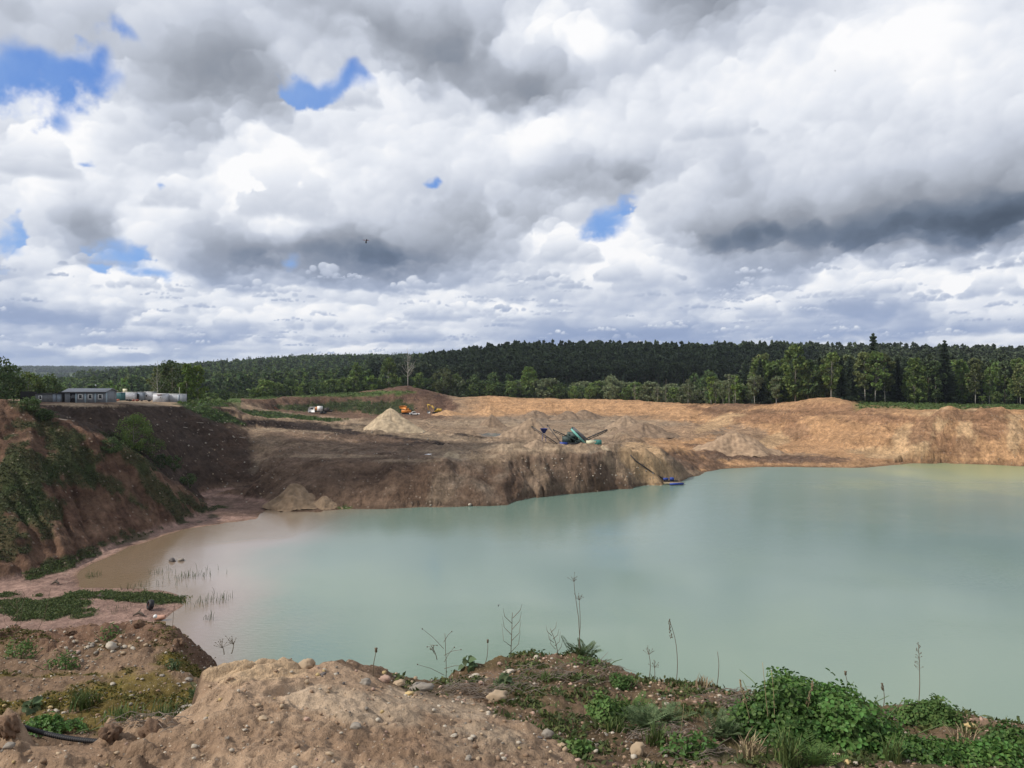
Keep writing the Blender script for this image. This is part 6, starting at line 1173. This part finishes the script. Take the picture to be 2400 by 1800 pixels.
def fern_plant(name, c, R, n, mat, label, cat='plant', group=None, seed=0, upr=.9):
    r = np.random.default_rng(seed); V, Qd = [], []
    for i in range(n):
        a = r.uniform(0, 6.28); L = R*r.uniform(.6, 1.15); el = r.uniform(.45, 1.3)*upr; d = np.array([math.cos(a)*math.cos(el), math.sin(a)*math.cos(el), math.sin(el)]); o = r.normal(0, .18*R, 3)*[1, 1, 0]
        s = np.cross(d, [0, 0, 1]); s /= np.linalg.norm(s)+1e-9; k = 13
        for j in range(k):
            f = (j+1)/k; p = o+d*L*f+np.array([0, 0, -1])*L*.22*f*f; wl = L*.19*math.sin(math.pi*min(1, f*.9+.1))**.7
            for sg in (-1, 1):
                dd = s*sg*.85+d*.5; dd /= np.linalg.norm(dd); t = np.cross(dd, d); v, q4 = leaf_v(p, dd, t/np.linalg.norm(t), wl, L*.034, .1); m = len(V); V += v; Qd += [[m+x for x in g] for g in q4]
    o = link(name, raw_mesh(name, np.array(V), Qd, None, [mat]), None, c); return tag(o, label, cat, group)
def tuft(name, c, R, h, n, mat, label, cat='grass tuft', group=None, seed=0, wd=.0035):
    r = np.random.default_rng(seed); V, Qd = [], []
    for i in range(n):
        a = r.uniform(0, 6.28); b0 = r.normal(0, R*.35, 2); L = h*r.uniform(.5, 1.15); l = r.uniform(.1, .75)*L; dx, dy = math.cos(a), math.sin(a); s = np.array([-dy, dx, 0])*wd*r.uniform(.7, 1.4); k = len(V)
        P = [np.array([b0[0]+dx*l*f*f, b0[1]+dy*l*f*f, L*f*(1-.25*f*l/L)]) for f in (0, .4, .75, 1)]
        for j, p in enumerate(P): w_ = s*(1, .9, .6, .12)[j]; V += [p-w_, p+w_]
        Qd += [[k+2*j, k+2*j+1, k+2*j+3, k+2*j+2] for j in range(3)]
    o = link(name, raw_mesh(name, np.array(V), Qd, None, [mat]), None, c); return tag(o, label, cat, group)
def stalk(u0, v0, u1, v1, d, head, label, mat=None, r0=.0028, bend=.25, seed=0, cat='dry stalk', group='dry stalks standing along the brink'):
    r = np.random.default_rng(seed+int(u0)); mat = mat or M_STALK; A = Q(u0, v0, d); B_ = Q(u1, v1, d); A = A.copy(); A[2] = min(A[2], gz(A[0], A[1])-.01) if abs(A[2]-gz(A[0], A[1])) < .35 else A[2]
    root = empty('dry_stalk', A, 0, label, cat, group); e = B_-A; L = np.linalg.norm(e); t = np.linspace(0, 1, 9)[:, None]; P = e*t+np.array([bend*L*.25, 0, 0])*np.sin(np.pi*t)*1+np.cumsum(r.normal(0, .006*L, (9, 3)), 0)*t; b = MB(); b.tube(P, np.linspace(r0, r0*.55, 9), 5)
    st_ = b.build('stem', mat, root); h = MB(); tip = P[-1]
    if head == 'umbel':
        for k in range(11): q = tip+r.normal(size=3)*[.016, .016, .008]+[0, 0, .016]; h.tube([tip-[0, 0, .012], q], .0009, 3, False); h.lathe([(0, -.003), (.0035, 0), (0, .003)], q, 6)
    elif head == 'bud': h.lathe([(0, -.014), (.007, -.006), (.006, .006), (.009, .012), (0, .016)], tip, 8)
    elif head == 'spike':
        for k in range(26): z = k/26*L*.28; q = P[-1]-e/L*z; a = r.uniform(0, 6.28); h.lathe([(0, -.006), (.0042, 0), (0, .006)], q+np.array([math.cos(a), math.sin(a), 0])*.004*(1+.8*k/26), 5)
    elif head == 'panicle':
        for k in range(22): f = k/22; q = P[-1]-e*.42*f; a = r.uniform(0, 6.28); w_ = .006+.02*f; q2 = q+np.array([math.cos(a)*w_, math.sin(a)*w_, .012]); h.tube([q, q2], .0009, 3, False); h.lathe([(0, -.004), (.003, 0), (0, .004)], q2, 5)
    elif head == 'branch':
        for k in range(7): f = .15+.12*k; q = e*f; a = (-1)**k; q1 = q+np.array([a*L*.16, r.normal(0, .02), L*.16]); q2 = q+np.array([a*L*.20, r.normal(0, .03), L*(.45-.02*k)]); h.tube([q, q1, q2], [.0022, .0016, .0007], 4, False)
    elif head == 'buds':
        for k in range(6): f = .35+.1*k; q = e*f; q2 = q+np.array([r.uniform(-.45, .35)*L, r.normal(0, .02), r.uniform(.08, .3)*L]); h.tube([q, (q+q2)/2+[0, 0, .01], q2], [.0018, .0014, .001], 4, False); h.lathe([(0, -.006), (.005, 0), (0, .006)], q2, 6)
    elif head == 'clock':
        V_, T_ = ico(2); h.add(V_*.02+tip, None, T_)
    if h.n: h.build('seed_head' if head not in ('branch', 'buds') else 'twigs', M_WHITE if head == 'clock' else mat, root)
    return root
stalk(1254, 1400, 1240, 1250, 5.3, 'umbel', 'tallest dry stalk with a brown umbel, standing before the open water', seed=1, bend=.05); stalk(1248, 1400, 1252, 1292, 5.32, 'umbel', 'forked dry stalk right of the tallest umbel stalk', seed=2, bend=.1)
stalk(1103, 1408, 1108, 1322, 5.3, 'branch', 'candelabra-shaped bare twig on the mossy bank', seed=3, bend=0, r0=.0032); stalk(1459, 1458, 1442, 1340, 4.95, 'spike', 'leaning dry stalk with a narrow brown spike above the gravel', seed=4, bend=.3)
stalk(1984, 1520, 1981, 1392, 4.6, 'panicle', 'tall dry stalk with a feathery panicle at the right', seed=5, bend=.1); stalk(806, 1452, 810, 1406, 4.0, 'bud', 'single dark bud on a thin stalk behind the mound crest', seed=6, bend=-.1); stalk(961, 1412, 958, 1366, 5.2, 'buds', 'branched stalk with small round buds by the mossy hummock', seed=7, bend=.1); stalk(944, 1425, 930, 1392, 5.25, 'buds', 'bent little stalk left of the mossy hummock', seed=8)
stalk(1828, 1490, 1826, 1455, 4.6, 'bud', 'dark paired seed heads sticking out of the leafy bush top', seed=9); stalk(1908, 1520, 1905, 1475, 4.6, 'spike', 'short reddish spike right of the leafy bush', seed=10); stalk(1400, 1474, 1402, 1412, 4.95, 'umbel', 'short umbel stalk on the brink left of the leaning spike', seed=11); stalk(1411, 1476, 1413, 1438, 4.95, 'umbel', 'lowest umbel stalk on the brink', seed=12); stalk(1546, 1470, 1548, 1408, 4.85, 'none', 'plain thin stalk behind the yellowish flat stone', seed=13)
stalk(444, 1482, 446, 1432, 6.4, 'buds', 'thin dark weed stem in the gap left of the mound', seed=14); stalk(484, 1414, 480, 1395, 4.3, 'umbel', 'tiny umbel behind the left corner of the mound top', seed=15); stalk(500, 1412, 504, 1388, 4.3, 'umbel', 'second tiny umbel behind the mound top, right of the first', seed=16); stalk(372, 1415, 378, 1305, 7.3, 'none', 'long thin brown stem at the brink of the shelf', seed=17, bend=-.1); stalk(325, 1360, 334, 1332, 7.7, 'clock', 'white dandelion clock on the far edge of the shelf', seed=18)
stalk(26, 1390, 36, 1290, 7.4, 'branch', 'bare branched weed at the left edge of the shelf', seed=19); stalk(60, 1392, 110, 1270, 7.4, 'none', 'long slanting bare stem on the left of the shelf', seed=20, bend=.3); stalk(1040, 1410, 1054, 1385, 5.3, 'bud', 'small bud stalk left of the candelabra twig', seed=21); stalk(1205, 1405, 1188, 1358, 5.35, 'branch', 'dry forked twig left of the tall umbel stalk', seed=22)
for i, (u0, v0, u1, v1) in enumerate(((1640, 1655, 1598, 1470), (1665, 1650, 1640, 1430), (1668, 1655, 1664, 1450), (1706, 1655, 1752, 1475), (1760, 1655, 1786, 1520), (1725, 1658, 1745, 1540), (1462, 1640, 1475, 1520), (1420, 1640, 1440, 1560), (1320, 1655, 1335, 1565))):
    stalk(u0, v0, u1, v1, 3.75, 'spike' if i in (0, 3, 4) else 'none', ('leaning grass stem at the left of the leafy bush', 'tall straight grass stem before the leafy bush', 'grass stem beside the tallest one before the leafy bush', 'long straw stem leaning right before the leafy bush', 'straw stem with a seed spike before the right half of the bush', 'short straw stem low before the bush', 'thin straw standing in the dead brush', 'short straw left of the dead brush', 'short straw right of the upright stone')[i], F_DRY, .0022, .08, 30+i, 'grass stem', 'grass stems before the leafy bush')
# the big clover-like bush and its neighbours
def at(u, v, d0=1.5): return hit(u, v, d0, 12)
leafy_plant('leafy_bush', at(1690, 1600), .56, .5, .25, 1300, .027, F_CLOV, 'left half of the dense dark green clover-like bush on the brink', 'bush', 'the clover-like bushes', seed=1, stems=30)
leafy_plant('leafy_bush', at(1815, 1610), .60, .5, .25, 1400, .027, F_CLOV, 'right half of the dense dark green clover-like bush', 'bush', 'the clover-like bushes', seed=2, stems=30)
leafy_plant('leafy_bush', at(1750, 1560)+[0, .1, 0], .62, .4, .21, 1000, .027, F_CLOV, 'rear top of the dense dark green clover-like bush, against the water', 'bush', 'the clover-like bushes', seed=3, stems=24)
leafy_plant('leafy_bush', at(1985, 1640), .46, .30, .09, 560, .024, F_CLOV, 'low carpet of clover leaves right of the dense bush, at the bottom', 'bush', 'the clover-like bushes', seed=4, stems=18)
leafy_plant('leafy_bush', at(2110, 1650), .46, .28, .09, 520, .024, F_CLOV, 'low clover carpet near the bottom right corner', 'bush', 'the clover-like bushes', seed=5, stems=18)
leafy_plant('leafy_bush', at(2010, 1556), .34, .26, .11, 420, .022, F_HERB, 'small grey-green herb on the brink under the feathery stalk', 'plant', None, seed=6); leafy_plant('leafy_bush', at(2190, 1620), .30, .25, .10, 300, .024, F_CLOV, 'clover clump at the right edge of the photo', 'bush', 'the clover-like bushes', seed=7)
leafy_plant('herb', at(1300, 1420), .26, .2, .15, 260, .032, F_HERB, 'leafy herb with pointed leaves on the brink, right of the ferny plant', 'plant', None, False, 8, wfac=.35); fern_plant('ferny_plant', at(1258, 1418), .15, 40, F_GREY, 'grey-green ferny plant at the foot of the tall umbel stalks', seed=9)
fern_plant('ferny_plant', at(1400, 1570), .17, 44, F_GREY, 'feathery grey-green plant in the middle of the gravel', seed=10); fern_plant('ferny_plant', at(1365, 1545), .15, 34, F_HERB, 'feathery plant left of the middle one on the gravel', seed=11); fern_plant('ferny_plant', at(1440, 1560), .13, 26, F_GREY, 'feathery plant right of the middle one, by the dead brush', seed=12); fern_plant('ferny_plant', at(1760, 1652), .15, 30, F_HERB, 'ferny sprig at the bottom before the leafy bush', seed=13); fern_plant('ferny_plant', at(1560, 1590), .15, 36, F_GREY, 'low feathery plant left of the leafy bush', seed=14)
leafy_plant('herb', at(1310, 1548), .24, .2, .10, 190, .024, F_HERB, 'bright green weed cushion right of the sand mound', 'plant', None, True, 15); leafy_plant('herb', at(1340, 1482), .17, .12, .07, 150, .018, F_HERB, 'small bright green weed on the gravel below the brink herb', 'plant', None, True, 16); leafy_plant('herb', at(1250, 1640), .10, .1, .09, 70, .024, F_HERB, 'light green sprout at the foot of the mound edge', 'plant', None, True, 17); leafy_plant('herb', at(1490, 1630), .24, .16, .10, 150, .034, F_CLOV, 'dock-like green plant at the bottom, right of the upright stone', 'plant', None, False, 18, wfac=.5); leafy_plant('herb', at(1570, 1462), .2, .1, .05, 110, .02, F_HERB, 'small creeping herb on top of the gravel hump', 'plant', None, True, 19); leafy_plant('herb', at(1440, 1468), .12, .1, .08, 70, .022, F_HERB, 'little herb at the base of the leaning spike', 'plant', None, True, 20)
leafy_plant('herb', at(1265, 1440), .3, .16, .06, 90, .03, F_HERB, 'flat rosette herb on the mossy bank', 'plant', None, False, 21, wfac=.45); leafy_plant('herb', at(1090, 1480), .10, .08, .06, 26, .045, F_GREY, 'broad grey-green coltsfoot leaves beside the flat whitish stone', 'plant', None, False, 22, wfac=.9, stems=6); leafy_plant('herb', at(1015, 1440), .09, .06, .05, 14, .05, F_GREY, 'coltsfoot leaves right of the mossy hummock', 'plant', None, False, 23, wfac=.9, stems=5)
leafy_plant('herb', at(45, 1418, 5), .30, .2, .15, 150, .038, F_HERB, 'light green weed at the left of the mossy shelf', 'plant', None, False, 24, wfac=.4); leafy_plant('herb', at(140, 1444, 5), .30, .2, .16, 150, .04, F_HERB, 'light green weed below the pebble patch', 'plant', None, False, 25, wfac=.4); leafy_plant('herb', at(240, 1382, 5), .22, .16, .16, 60, .05, F_HERB, 'pale shoots behind the pebble patch', 'plant', None, False, 26, wfac=.3); tuft('grass_tuft', at(180, 1528, 5), .14, .16, 110, F_GRS, 'grey-green grass tuft in the middle of the shelf', seed=27); leafy_plant('herb', at(110, 1578, 5), .5, .25, .10, 200, .03, F_CLOV, 'dark green weeds under the hose', 'plant', None, True, 28); tuft('grass_tuft', at(262, 1550, 5), .18, .09, 130, F_GRS, 'short bright grass near the clods right of the hose', seed=29); tuft('grass_tuft', at(352, 1552, 5), .2, .11, 120, F_GRS, 'short grass at the left foot of the sand mound', seed=30)
fern_plant('ferny_plant', at(432, 1512, 5), .18, 16, F_GREY, 'bluish spiky plant in the gap left of the mound', seed=31); leafy_plant('herb', at(375, 1445, 5), .12, .1, .10, 34, .045, F_GREY, 'pale sprout at the brink of the shelf', 'plant', None, False, 32, wfac=.3); leafy_plant('herb', at(68, 1532, 5), .09, .09, .05, 10, .07, F_GREY, 'grey-green coltsfoot leaf on the left shelf', 'plant', None, False, 33, wfac=.95, stems=3); leafy_plant('herb', at(445, 1536, 5), .10, .08, .05, 8, .07, F_GREY, 'coltsfoot leaf at the left wall of the mound', 'plant', None, False, 34, wfac=.95, stems=3)
for i, (u, v, h, n) in enumerate(((1330, 1580, .09, 50), (1420, 1610, .10, 60), (1640, 1560, .10, 50), (1520, 1485, .07, 50), (1700, 1650, .15, 60), (1620, 1640, .11, 50), (1890, 1600, .09, 50), (2160, 1590, .07, 45), (1180, 1470, .06, 45), (900, 1455, .06, 45), (2080, 1610, .10, 40), (1930, 1645, .12, 40))):
    tuft('grass_tuft', at(u, v), .07, h, n, (F_GRS, F_DRY)[i in (3, 5, 10)], 'thin grass tuft on the right ledge' if i not in (3, 5, 10) else 'dry straw tuft on the right ledge', group='grass tufts on the right ledge', seed=60+i)
# dead brush and twig litter, moss
r = np.random.default_rng(99); b = MB()
for cu, cv, n in ((1020, 1495, 90), (1130, 1480, 50), (1640, 1530, 120), (1580, 1500, 50), (1220, 1460, 60), (320, 1555, 40), (1420, 1590, 60), (1520, 1630, 40), (1900, 1560, 50), (1330, 1440, 40)):
    for k in range(n):
        c = hit(cu+r.normal(0, 45), cv+r.normal(0, 14), 1.5, 12)
        if c[1] > 8.5: continue
        a = r.normal(0, .5); L = r.uniform(.04, .16); e = np.array([math.cos(a), math.sin(a)*.7, r.normal(.05, .2)])*L; b.tube([c-e*.5+[0, 0, .01], c+[0, 0, .02+r.uniform(0, .02)], c+e*.5+[0, 0, .012]], [.0016, .0019, .0008], 3, False)
o = b.build('twig_litter', paint('twig_grey', (.16,.13,.105), .9, var=.35, scale=12)); o['kind'] = 'stuff'
# insects on the wing
def insect(u, v, d, s, label):
    c = Q(u, v, d); o = empty('flying_insect', c, .4, label, 'insect'); V_, T_ = ico(2)
    b = MB(); b.add(V_*np.array([.32, .32, .62])*s+np.array([-.05, 0, -.35])*s, None, T_); b.add(V_*np.array([.28, .28, .3])*s+np.array([.12, 0, .35])*s, None, T_); b.add(V_*.2*s+np.array([.22, 0, .75])*s, None, T_); q = b.build('body', M_BLK, o, True)
    for sg in (-1, 1):
        w_ = np.array([[0, 0, .35], [sg*.5, .1, .62], [sg*1.25, .15, .58], [sg*1.35, .12, .32], [sg*.6, .05, .2]])*s; link('wing', raw_mesh('wing', w_, None, [[0, 1, 2], [0, 2, 3], [0, 3, 4]], [paint('insect_wing', (.30,.22,.24), .3, var=.1)]), o)
insect(791, 521, 1.9, .0058, 'dark insect hovering in front of the clouds left of centre'); insect(1804, 153, 6.0, .006, 'tiny dark insect high up on the right before the clouds'); insect(1077, 1308, 3.5, .005, 'tiny insect before the lake above the candelabra twig')
# ------------------------------------------------------------------ light haze over the whole landscape
hm = bpy.data.materials.new('thin_haze'); hm.use_nodes = True; t = hm.node_tree; t.nodes.clear(); oo = t.nodes.new('ShaderNodeOutputMaterial'); pv = t.nodes.new('ShaderNodeVolumePrincipled'); pv.inputs['Color'].default_value = (.72,.82,1,1); pv.inputs['Density'].default_value = .000065; pv.inputs['Anisotropy'].default_value = .2; t.links.new(pv.outputs[0], oo.inputs['Volume'])
if HAZE:
    b = MB(); b.box((0, 3000, 65), (11000*1.0, 8000, 170)); hz_ = b.build('haze', hm); hz_['kind'] = 'stuff'
